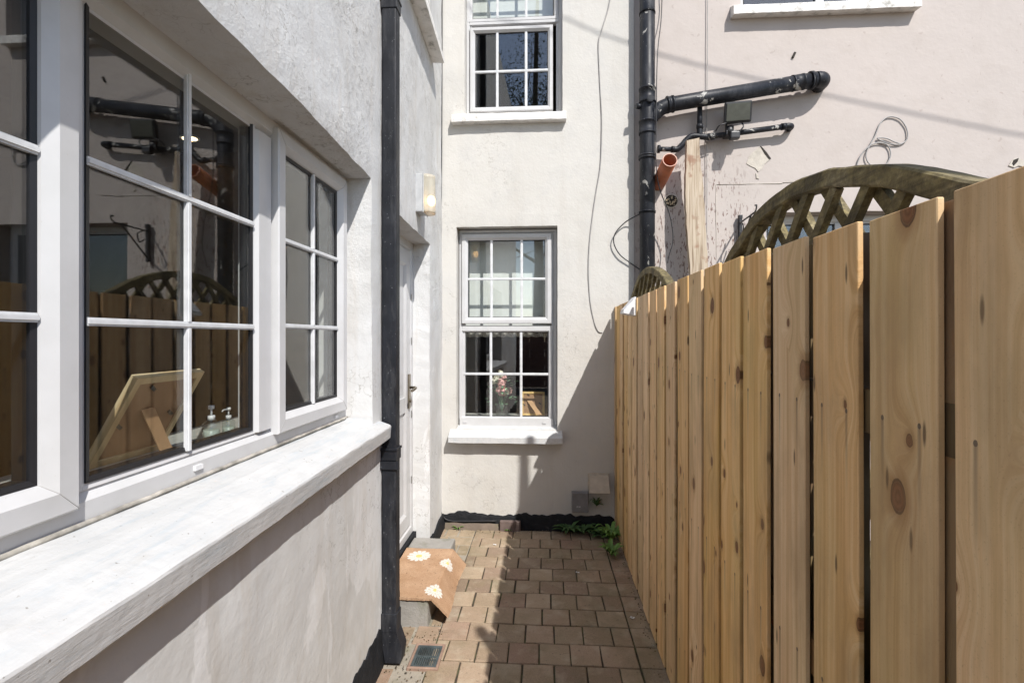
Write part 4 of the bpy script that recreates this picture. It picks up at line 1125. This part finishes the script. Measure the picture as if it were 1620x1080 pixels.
cable([w_(x, y_, .0015) for i, (x, y_) in enumerate(lp)], .0045, 'cable_grey', 'curled_cable', 'curled loose cable on the pink wall above the arched trellis', 6)
# overhead line whose shadow crosses the walls
tt = 1.15
a = onY(735, 5, D) - SUN / -SUN.z * tt; 
P1 = onY(885, 25, D) - SUN * 4.0; P2 = onY(1003, 71, D) - SUN * 3.9; P3 = onY(1330, 152, D) - SUN * 3.9; P4 = onY(1620, 210, D) - SUN * 3.95
P0 = P1 + (P1 - P2) * 1.2; P5 = P4 + (P4 - P3) * 1.5
cable([P0, P1, P2, P3, P4, P5], .0065, 'cable_black', 'overhead_line', 'thin overhead cable strung above the passage', 6)

# hanging basket bracket
YB = D - .02
t = thing('basket_bracket', 'black iron hanging bracket on the pink wall beside the arched trellis', 'bracket', onY(1170, 380, YB))
bm = B(); a = onY(1171, 342, YB); 
box(bm, a.x - .010, a.x + .012, YB - .012, YB + .02, a.z - .30, a.z, .003)
box(bm, a.x - .012, a.x + .014, YB - .015, YB + .02, a.z - .02, a.z + .008, .003)
par(obj('wall_bar', bm, 'black_metal'), t)
bm = B(); tube(bm, [a + Vector((0, -.01, -.05)), a + Vector((-.04, -.36, -.06))], .006, 8); tube(bm, [a + Vector((-.005, -.01, -.27)), a + Vector((-.04, -.30, -.065))], .006, 8)
tube(bm, spline([a + Vector((-.04, -.36, -.06)), a + Vector((-.042, -.39, -.05)), a + Vector((-.042, -.40, -.02)), a + Vector((-.042, -.375, -.015))], 5), .005, 8)
tube(bm, spline([a + Vector((-.03, -.08, -.06)), a + Vector((-.03, -.14, -.10)), a + Vector((-.03, -.12, -.16)), a + Vector((-.03, -.07, -.13))], 5), .005, 8)
par(obj('arm', bm, 'black_metal'), t)

# ------------------------------------------------------------------ timber fence
fence = thing('timber_fence', 'new pine board fence along the right side of the passage', 'fence', (XF, 0, 0))
def ftop(y):
    return 1.692 + .040 * max(0, min(1, (y - .75) / .9))
PIT = .1764; BW = .146; y = .5567 - PIT * 15; i = 0
while y < D - .03:
    wdt = BW if y + BW < D - .005 else D - .005 - y
    jig = random.uniform(-.0035, .0035); top = ftop(y) + random.uniform(-.0015, .0015)
    bm = B(); lean = random.uniform(-.003, .003)
    box(bm, 0, .0105, 0, wdt, .012, top)
    bmesh.ops.bevel(bm, geom=[e for e in bm.edges], offset=.0015, segments=1, affect='EDGES')
    bmesh.ops.bisect_plane(bm, geom=bm.verts[:] + bm.edges[:] + bm.faces[:], plane_co=(0, 0, .6), plane_no=(0, 0, 1)); bmesh.ops.bisect_plane(bm, geom=bm.verts[:] + bm.edges[:] + bm.faces[:], plane_co=(0, 0, 1.15), plane_no=(0, 0, 1))
    bow = random.uniform(-.003, .003)
    for v in bm.verts: v.co.x += bow * math.sin(v.co.z * 1.9); v.co.y += lean * (v.co.z - 1) 
    obj('board', bm, 'pine', fence, loc=(jig, y, 0))
    y += PIT; i += 1
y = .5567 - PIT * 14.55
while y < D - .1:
    bm = B(); box(bm, 0, .018, 0, BW, .012, ftop(y) - .004 + random.uniform(-.004, .002)); obj('back_board', bm, 'pine_gap_shade', fence, loc=(.050, y, 0)); y += PIT
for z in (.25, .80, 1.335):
    bm = B(); box(bm, .013, .0495, 0, D + 2.15, 0, .075, .002); obj('rail', bm, 'pine_gap_shade', fence, loc=(0, -2.16, z))
# post in the wide dark gap
bm = B(); box(bm, .0135, .095, 0, .085, -.05, 1.688, .003); obj('post', bm, 'pine_gap_shade', fence, loc=(0, .698, 0))
bm = B(); box(bm, .080, .155, 0, .075, -.05, 1.66, .003); obj('post', bm, 'pine_gap_shade', fence, loc=(0, 2.5, 0))

# wedge light on the fence
a = onX(1006, 470, XF - .002); b_ = onX(984, 480, XF - .002)
t = thing('fence_light', 'small white wedge solar light on the top edge of the fence by the end wall', 'solar light', (XF, a.y, a.z))
bm = B(); y0_, y1_ = a.y, a.y + .12; z1_ = a.z + .005; dpt = .075
P = [(XF - .001, z1_), (XF - dpt, z1_ - .085), (XF - dpt, z1_ - .10), (XF - .001, z1_ - .115)]
f1 = [bm.verts.new((x, y0_, z)) for x, z in P]; f2 = [bm.verts.new((x, y1_, z)) for x, z in P]
bm.faces.new(f1); bm.faces.new(f2)
for k in range(4): bm.faces.new((f1[k], f1[(k + 1) % 4], f2[(k + 1) % 4], f2[k]))
bmesh.ops.bevel(bm, geom=bm.edges[:], offset=.002, segments=1, affect='EDGES')
par(obj('housing', bm, 'white_plastic'), t)
bm = B(); f = [Vector((XF - .006, y0_ + .008, z1_ - .003)), Vector((XF - dpt + .004, y0_ + .008, z1_ - .079)), Vector((XF - dpt + .004, y1_ - .008, z1_ - .079)), Vector((XF - .006, y1_ - .008, z1_ - .003))]
nn = Vector((-1, 0, .8)).normalized() * .003
vs1 = [bm.verts.new(v + nn) for v in f]; vs2 = [bm.verts.new(v) for v in f]; bm.faces.new(vs1)
for k in range(4): bm.faces.new((vs1[k], vs1[(k + 1) % 4], vs2[(k + 1) % 4], vs2[k]))
MAT['panel'] = plain('pale_solar_panel', (.55, .56, .60), .25); par(obj('solar_panel', bm, 'panel'), t)

# ------------------------------------------------------------------ arched trellises behind the fence
def trellis(prof, X, label, ph):
    """prof: (y, z) of the top front edge of the bowed rail"""
    pts = spline([Vector((0, y, z)) for y, z in sorted(prof)], 6)
    ya, yb = pts[0].y, pts[-1].y; yc = (ya + yb) / 2
    t = thing('arched_trellis', label, 'trellis', (X, yc, 0), 'bow-top trellis panels behind the fence')
    def top(y):
        for a, b_ in zip(pts, pts[1:]):
            if a.y <= y <= b_.y: return a.z + (b_.z - a.z) * (y - a.y) / max(1e-6, b_.y - a.y)
        return pts[0].z
    bm = B(); rows = []
    for i, p in enumerate(pts):
        d = (pts[min(i + 1, len(pts) - 1)] - pts[max(i - 1, 0)]).normalized(); nr = Vector((0, -d.z, d.y))
        e = noise.noise(Vector((p.y * 6, yc, 0))) * .003; e2 = noise.noise(Vector((p.y * 17, yc, 3))) * .003
        rows.append([bm.verts.new(p + nr * (a + e2) + Vector((x + e, -yc, 0))) for x, a in ((0, -.004), (.004, 0), (.044, 0), (.048, -.004), (.048, -.038), (.044, -.042), (.004, -.042), (0, -.038))])
    for a, b_ in zip(rows, rows[1:]):
        for k in range(8): bm.faces.new((a[k], a[(k + 1) % 8], b_[(k + 1) % 8], b_[k]))
    bm.faces.new(rows[0]); bm.faces.new(rows[-1])
    obj('arch_rail', bm, 'moss_wood', t)
    zb = 1.02; y0_, y1_ = ya + .05, yb - .05
    for side, xo in ((-1, .015), (1, .033)):
        bm = B()
        for k in range(-18, 19):
            c0_ = yc + k * .140 + ph * side; seg = []
            for s_ in range(0, 161):
                yy_ = y0_ + (y1_ - y0_) * s_ / 160; zz_ = zb + side * (yy_ - c0_) * 1.15
                if zz_ < zb or zz_ > top(yy_) - .03: continue
                seg.append((yy_, zz_))
            if len(seg) > 3:
                (sa_, za), (sb_, zb2) = seg[0], seg[-1]
                d = Vector((0, sb_ - sa_, zb2 - za)).normalized(); nr = Vector((0, -d.z, d.y)) * .0135
                r_ = [[bm.verts.new(P_ + nr * s1_ + Vector((s2_ * .0085, 0, 0))) for s1_, s2_ in ((-1, -1), (1, -1), (1, 1), (-1, 1))] for P_ in (Vector((xo, sa_ - yc, za)), Vector((xo, sb_ - yc, zb2)))]
                for j in range(4): bm.faces.new((r_[0][j], r_[0][(j + 1) % 4], r_[1][(j + 1) % 4], r_[1][j]))
                bm.faces.new(r_[0]); bm.faces.new(r_[1])
        obj('lattice', bm, 'moss_wood', t)
    bm = B()
    for yy_, zt2 in ((ya, pts[0].z - .03), (yb, pts[-1].z - .03)): box(bm, .002, .046, yy_ - yc - .022, yy_ - yc + .022, -.02, zt2, .003)
    box(bm, .002, .046, ya - yc + .024, yb - yc - .024, .98, 1.03, .003); box(bm, .004, .044, ya - yc + .024, yb - yc - .024, .06, .11, .003)
    obj('frame', bm, 'moss_wood', t)
    bm = B()
    for k in range(int((yb - ya - .06) / .1)):
        yy_ = ya - yc + .03 + k * .1; box(bm, .016, .032, yy_, yy_ + .095, .115, .975, .001)
    obj('panel', bm, 'moss_wood', t)
    return t
XT = .64
def tp(l): return [(onX(x, y, XT).y, onX(x, y, XT).z) for x, y in l]
big = tp([(1150, 405), (1175, 363), (1205, 323), (1250, 290), (1300, 270), (1350, 262), (1400, 261), (1450, 267), (1500, 277), (1562, 292)])
trellis([(.58, 1.63)] + big + [(1.98, 1.69), (2.12, 1.62)], XT, 'large mossy bow-top trellis panel rising behind the near end of the fence', .02)
small = tp([(998, 468), (1005, 448), (1012, 432), (1024, 422), (1036, 425), (1045, 433), (1052, 444)])
trellis([(2.50, 1.66)] + small + [(3.90, 1.79)][:0], XT, 'bow-top trellis panel at the far end of the fence by the soil stack', .05)

# ------------------------------------------------------------------ weeds
def weed(x, y, z, r, n, mat, label, up=.5, name='weed_plant', cat='weed'):
    bm = B()
    for k in range(n):
        a = 2 * math.pi * k / n + random.uniform(-.3, .3); L_ = r * random.uniform(.6, 1.1); wd = L_ * .13; rise = random.uniform(.4, 1.1) * up
        prev = None
        for s_ in range(6):
            q = s_ / 5; rad = L_ * q; h_ = L_ * rise * math.sin(q * 2.1) ; ww = wd * math.sin(math.pi * min(.97, q * .85 + .12))
            c = Vector((math.cos(a) * rad, math.sin(a) * rad, h_)); sd = Vector((-math.sin(a), math.cos(a), 0)) * ww
            cur = (bm.verts.new(c - sd + Vector((0, 0, ww * .3))), bm.verts.new(c), bm.verts.new(c + sd + Vector((0, 0, ww * .3))))
            if prev:
                bm.faces.new((prev[0], cur[0], cur[1], prev[1])); bm.faces.new((prev[1], cur[1], cur[2], prev[2]))
            prev = cur
    tag(obj(name, bm, mat, loc=(x, y, z)), label, cat, 'weeds growing at the foot of the walls')
g = onZ(900, 840, 0); weed(g.x, D - .06, .01, .13, 20, 'leaf_dark', 'dark spiky weed under the grey box, the left one of a pair')
g = onZ(922, 840, 0); weed(g.x, D - .07, .01, .14, 20, 'leaf_dark', 'dark spiky weed under the grey box, the right one of a pair')
g = onZ(955, 842, 0); weed(g.x, D - .08, .0, .15, 26, 'leaf_dark', 'low dark clump of weeds in the corner beneath the vent cowl', .35)
g = onZ(942, 835, 0); weed(g.x, D - .03, .20, .07, 12, 'leaf_dark', 'small upright weed sprouting between grey box and vent cowl', .9)
g = onZ(970, 862, 0); weed(g.x - .01, g.y + .02, .03, .12, 24, 'leaf', 'bright green leafy weed at the foot of the fence, the farther one', .9)
g = onZ(967, 879, 0); weed(g.x, g.y, .01, .095, 20, 'leaf', 'bright green leafy weed at the foot of the fence, the nearer one', .8)
g = onZ(804, 842, 0); weed(g.x, D - .05, .0, .045, 10, 'leaf', 'tiny weed against the middle of the black plinth', .5)
g = onZ(724, 838, 0); weed(g.x, D - .04, .0, .05, 10, 'leaf', 'tiny weed at the left end of the black plinth', .5)
# brick standing at the plinth
g0 = onZ(790, 842, 0)
bm = B(); box(bm, g0.x, g0.x + .16, D - .055, D - .018, -.01, .075, .006); 
MAT['brick'] = plain('purple_brown_brick', (.13, .095, .085), .85, 0, 20, .25, .5)
tag(obj('air_brick', bm, 'brick'), 'brown brick set against the foot of the end wall', 'brick')
# litter: small white petals on the paving
for k, (px, py) in enumerate(((1000, 976), (782, 861), (913, 905))):
    p = onZ(px, py, .006); bm = B()
    for j in range(4 if k == 0 else 2):
        a = j * 1.7; c = Vector((math.cos(a) * .008, math.sin(a) * .008, 0)); q = [bm.verts.new(c + Vector((math.cos(a + b_) * .008, math.sin(a + b_) * .005, .003 * math.sin(b_ * 2)))) for b_ in (0, 1.2, 2.4, 3.6, 4.8)]
        bm.faces.new(q)
    tag(obj('fallen_petal', bm, 'white_plastic', loc=p), ('cluster of white petals on the paving near the fence', 'white petal on the paving near the plinth', 'white petal on the paving in the middle of the path')[k], 'petal', 'fallen petals on the paving')

# ------------------------------------------------------------------ things inside the windows
def picture(name, label, M4, w_, h_, grp):
    """local: x width, z up, back faces -y"""
    t = thing(name, label, 'picture frame', (0, 0, 0), grp); t.matrix_world = M4
    bm = B(); fn = lambda u, o, z: Vector((u, -o, z)); sweep(bm, fn, -w_ / 2, w_ / 2, 0, h_, [(0, -.012), (0, .006), (.018, .006), (.018, -.012)]); obj('frame', bm, 'pine_frame', t)
    bm = B(); box(bm, -w_ / 2 + .018, w_ / 2 - .018, -.001, .006, .018, h_ - .018); obj('backing', bm, 'mdf', t)
    bm = B(); 
    box(bm, -.03, .012, -.055, -.051, .0, h_ * .62, 0, 0, Matrix.Rotation(R(0), 4, 'X'), Vector((0, 0, 0)))
    for v in bm.verts:
        k = 1 - v.co.z / (h_ * .62); v.co.y += (.046) * (1 - k) - .03 * k; v.co.x += .42 * h_ * k - .02
    obj('stand', bm, 'mdf', t).data.materials[0] = MAT['stand'] if 'stand' in MAT else MAT['mdf']
    bm = B()
    for a, b_ in ((-.2, .86), (-.38, .45), (.3, .5)):
        bmesh.ops.create_cube(bm, size=1, matrix=Matrix.Translation((a * w_, -.004, b_ * h_)) @ Matrix.Rotation(.6, 4, 'Y') @ Matrix.Diagonal((.022, .004, .008, 1)))
    obj('clip', bm, 'black_metal', t)
    return t
MAT['stand'] = plain('tan_stand_board', (.50, .30, .16), .7, 0, 30, .1)
# left window: back faces +X, leaning towards the glass
lean = math.atan2(.125, .213)
M4 = Matrix.Translation((-1.06, 1.214, 1.195)) @ Matrix.Rotation(R(90), 4, 'Z') @ Matrix.Rotation(lean, 4, 'X')
picture('picture_frame', 'large pine picture frame seen from behind inside the left window', M4, .228, .247, 'picture frames on the window boards')
cpos = onY(843, 640, D + .26)
M4 = Matrix.Translation((cpos.x, D + .26, .846)) @ Matrix.Rotation(R(-14), 4, 'X')
picture('picture_frame', 'small pine picture frame seen from behind in the end window', M4, .195, .20, 'picture frames on the window boards')
def bottle(x, y, z, r, h, name, label, pump):
    t = thing(name, label, 'bottle', (x, y, z), 'bottles on the left window board')
    bm = B(); tube(bm, [(0, 0, 0), (0, 0, h * .5), (0, 0, h * .56), (0, 0, h * .6)], [r, r, r * .6, r * .45], 16); obj('body', bm, 'clear', t)
    bm = B(); tube(bm, [(0, 0, .004), (0, 0, h * .33)], r * .88, 14); obj('liquid', bm, 'white_plastic', t).data.materials[0] = MAT['liquid']
    bm = B(); tube(bm, [(0, 0, h * .59), (0, 0, h * .72)], r * .42, 12); tube(bm, [(0, 0, h * .72), (0, 0, h * .9)], r * .12, 8); tube(bm, [(0, 0, h * .9), (0, 0, h)], r * .35, 10)
    if pump: tube(bm, [(0, 0, h * .94), (-.0, -r * 1.4, h * .95), (0, -r * 1.7, h * .9)], r * .12, 8)
    obj('pump', bm, 'white_plastic', t)
MAT['liquid'] = plain('pale_soap', (.50, .55, .50), .3)
bp = onZ(338, 700, 1.19); bottle(-.988, 1.44, 1.192, .024, .105, 'soap_bottle', 'clear pump bottle inside the left window, the nearer one', False)
bottle(-.988, 1.522, 1.192, .019, .088, 'soap_bottle', 'pump bottle with white nozzle inside the left window, the farther one', True)
# flowers
fb = onY(794, 640, D + .285)
t = thing('flower_vase', 'glass vase of pink and cream flowers standing in the end window', 'flowers', (fb.x, D + .285, .846)); t.scale = (1.15, 1.0, 1.12)
bm = B(); tube(bm, [(0, 0, 0), (0, 0, .09)], .042, 20); obj('vase', bm, 'clear', t)
bm = B(); bl = B(); bc = B(); bs = B()
random.seed(12)
for k in range(15):
    a = random.uniform(0, 6.28); rr = random.uniform(0, .10); zc_ = random.uniform(.15, .31); c = Vector((math.cos(a) * rr, math.sin(a) * rr * .6, zc_)); tgt = bc if (c.x < -.02 and zc_ > .22) or k % 6 == 0 else bm
    for j in range(16):
        u_ = Vector((random.gauss(0, 1), random.gauss(0, 1), random.gauss(0, 1))).normalized(); p = c + u_ * .026; tn = u_.orthogonal().normalized() * .015; t2_ = u_.cross(tn).normalized() * .015
        tgt.faces.new([tgt.verts.new(p + v_) for v_ in (tn, t2_, -tn, -t2_)])
    tube(bs, [Vector((0, 0, .02)), c * .5 + Vector((0, 0, .02)), c], .002, 5)
for k in range(80):
    a = random.uniform(0, 6.28); rr = random.uniform(.01, .105); zc_ = random.uniform(.07, .28); c = Vector((math.cos(a) * rr, math.sin(a) * rr * .6, zc_)); d = Vector((math.cos(a), math.sin(a), random.uniform(-.8, .8))).normalized(); L_ = random.uniform(.03, .05); sd_ = d.cross(Vector((0, 0, 1))).normalized() * L_ * .28
    bl.faces.new([bl.verts.new(v_) for v_ in (c, c + d * L_ * .5 + sd_, c + d * L_, c + d * L_ * .5 - sd_)])
obj('petals', bm, 'petal_pink', t); obj('petals', bc, 'petal_cream', t); obj('leaves', bl, 'flower_leaf', t); obj('stems', bs, 'flower_leaf', t)
random.seed(5)
# recessed ceiling lamps in the left room
for k, (px, py) in enumerate(((327, 237), (487, 323))):
    p = onZ(px, py, 2.44)
    t = thing('ceiling_lamp', ('lit recessed ceiling lamp seen through the large left pane', 'lit recessed ceiling lamp seen through the narrow left casement')[k], 'ceiling lamp', (p.x, min(p.y, 2.3), 2.45), 'recessed ceiling lamps in the left room')
    bm = B(); tube(bm, [(0, 0, -.008), (0, 0, -.001)], .034, 20); obj('bezel', bm, 'pvc_line', t)
    bm = B(); tube(bm, [(0, 0, -.011), (0, 0, -.0085)], .022, 20); obj('lens', bm, 'downlight', t)

# ------------------------------------------------------------------ garden behind the camera (seen in the panes)
bm = B(); 
for i in range(40):
    for j in range(9):
        x = -9 + i * .45 + (.225 if j % 2 else 0); box(bm, x, x + .44, -7.2, -6.98, j * .225, j * .225 + .217)
box(bm, -9.1, 9.3, -7.25, -6.93, 2.03, 2.10, .01)
tag(obj('garden_wall', bm, 'brickwall'), 'brown brick garden wall mirrored in the end window', 'wall')
def tree(x, y, h, rad, seed, label, nl=5200):
    rnd = random.Random(seed); t = thing('garden_tree', label, 'tree', (x, y, 0), 'trees mirrored in the end windows')
    bm = B(); tips = []
    tube(bm, spline([(0, 0, -.1), (.1, 0, h * .25), (-.05, .1, h * .5), (.05, 0, h * .85)], 6), [.22 * (1 - .75 * i / 18) for i in range(19)], 10)
    for k in range(16):
        a = k * 2.4; z0 = h * rnd.uniform(.25, .7); L_ = rad * rnd.uniform(.6, 1.1); e = Vector((math.cos(a) * L_, math.sin(a) * L_, z0 + L_ * rnd.uniform(.3, .9)))
        tube(bm, spline([(0, 0, z0), (e.x * .5, e.y * .5, z0 + (e.z - z0) * .35), e], 4), [.07 * (1 - .8 * i / 8) for i in range(9)], 6); tips.append(e)
        for j in range(4):
            f_ = e + Vector((rnd.gauss(0, 1), rnd.gauss(0, 1), rnd.gauss(0, 1))) * rad * .25; tube(bm, [e * .7 + Vector((0, 0, z0 * .3)), f_], [.025, .008], 5); tips.append(f_)
    obj('trunk', bm, 'bark', t)
    bm = B()
    for k in range(nl):
        c = rnd.choice(tips) + Vector((rnd.gauss(0, 1), rnd.gauss(0, 1), rnd.gauss(0, 1))) * rad * .13
        u_ = Vector((rnd.gauss(0, 1), rnd.gauss(0, 1), rnd.gauss(0, 1))).normalized(); v_ = u_.orthogonal().normalized(); s = rnd.uniform(.022, .045)
        bm.faces.new([bm.verts.new(c + q) for q in (u_ * s, v_ * s * .5, -u_ * s, -v_ * s * .5)])
    obj('crown', bm, 'tree_leaf', t)
tree(-.3, -9.5, 16, 2.9, 3, 'tall loose tree standing beyond the garden wall, the right one in the reflection', 26000)
tree(-4.6, -11, 9.0, 2.6, 8, 'lower bushy tree beyond the garden wall, the left one in the reflection')

# two unseen poles added beyond the fence: only their shadows reach the passage
k_ = -SUN / SUN.z * -1
def pole(tip, label):
    t = thing('added_shadow_pole', label, 'pole', (tip.x, tip.y, 0), 'unseen poles added beyond the fence')
    bm = B(); tube(bm, [(0, 0, -.05), (0, 0, tip.z - .5), (0, 0, tip.z - .02), (0, 0, tip.z)], [.05, .045, .03, .012], 14); obj('shaft', bm, 'grey_wood', t)
    bm = B(); tube(bm, [(-.05, 0, tip.z - .10), (.05, 0, tip.z - .10)], .006, 8); obj('cross_pin', bm, 'steel', t)
def up_sun(p, h): return p - SUN * (h / -SUN.z)
pole(up_sun(onY(829, 706, D), 3.4), 'tall unseen pole added to cast the shadow under the end window')
pole(up_sun(onZ(757, 992, 0), 3.3), 'tall unseen pole added to cast the shadow tip on the paving')

# litter of leaf scraps and grit along the wall and fence feet
bm = B(); rl = random.Random(4)
for k in range(420):
    if k % 3 == 0: x, y = rl.uniform(XC + .1, XF - .02), D - .02 - abs(rl.gauss(0, .05))
    elif k % 3 == 1: x, y = XF - .008 - abs(rl.gauss(0, .02)), rl.uniform(1.6, D)
    else: x, y = rl.uniform(-.72, -.52), rl.uniform(2.15, 2.62)
    if gx0 - .01 < x < gx1 + .01 and gy0 - .01 < y < gy1 + .01: continue
    s_ = rl.uniform(.0015, .005) * (1.6 if k % 7 == 0 else 1); m4 = Matrix.Translation((x, y, .003)) @ Matrix.Rotation(rl.uniform(0, 6), 4, 'Z') @ Matrix.Rotation(rl.uniform(-.5, .5), 4, 'X') @ Matrix.Diagonal((s_, s_ * rl.uniform(.4, 1), .0016, 1))
    q = bmesh.ops.create_icosphere(bm, subdivisions=1, radius=1, matrix=m4)
    mi_ = rl.choice((0, 0, 1, 2))
    for v in q['verts']:
        for f in v.link_faces: f.material_index = mi_
MAT['litter'] = plain('dry_leaf_scrap', (.12, .075, .035), .9, 0, 40, .3)
tag(obj('leaf_litter', bm, ['litter', 'joint', 'mortar'], recalc=False), 'leaf scraps and grit gathered along the foot of the walls and fence', 'litter')
bpy.data.objects['leaf_litter']['kind'] = 'stuff'

# rough mortar fillet at the foot of the black plinth
bm = B(); xa, xb = XC + .03, onZ(789, 840, 0).x - .004; rows = []
for i in range(81):
    x = xa + (xb - xa) * i / 80; h_ = .042 + noise.noise(Vector((x * 12, 0, 0))) * .014; o_ = .034 + noise.noise(Vector((x * 17, 3, 0))) * .008
    rows.append([bm.verts.new(p) for p in ((x, D - o_ - .012, -.01), (x, D - o_, h_ * .6), (x, D - .02, h_), (x, D + .01, h_))])
for a, b_ in zip(rows, rows[1:]):
    for k in range(3): bm.faces.new((a[k], b_[k], b_[k + 1], a[k + 1])).smooth = True
MAT['fillet'] = mat_concrete('brown_mortar_fillet', (.17, .13, .10), .5)
par(obj('mortar_fillet', bm, 'fillet'), house)
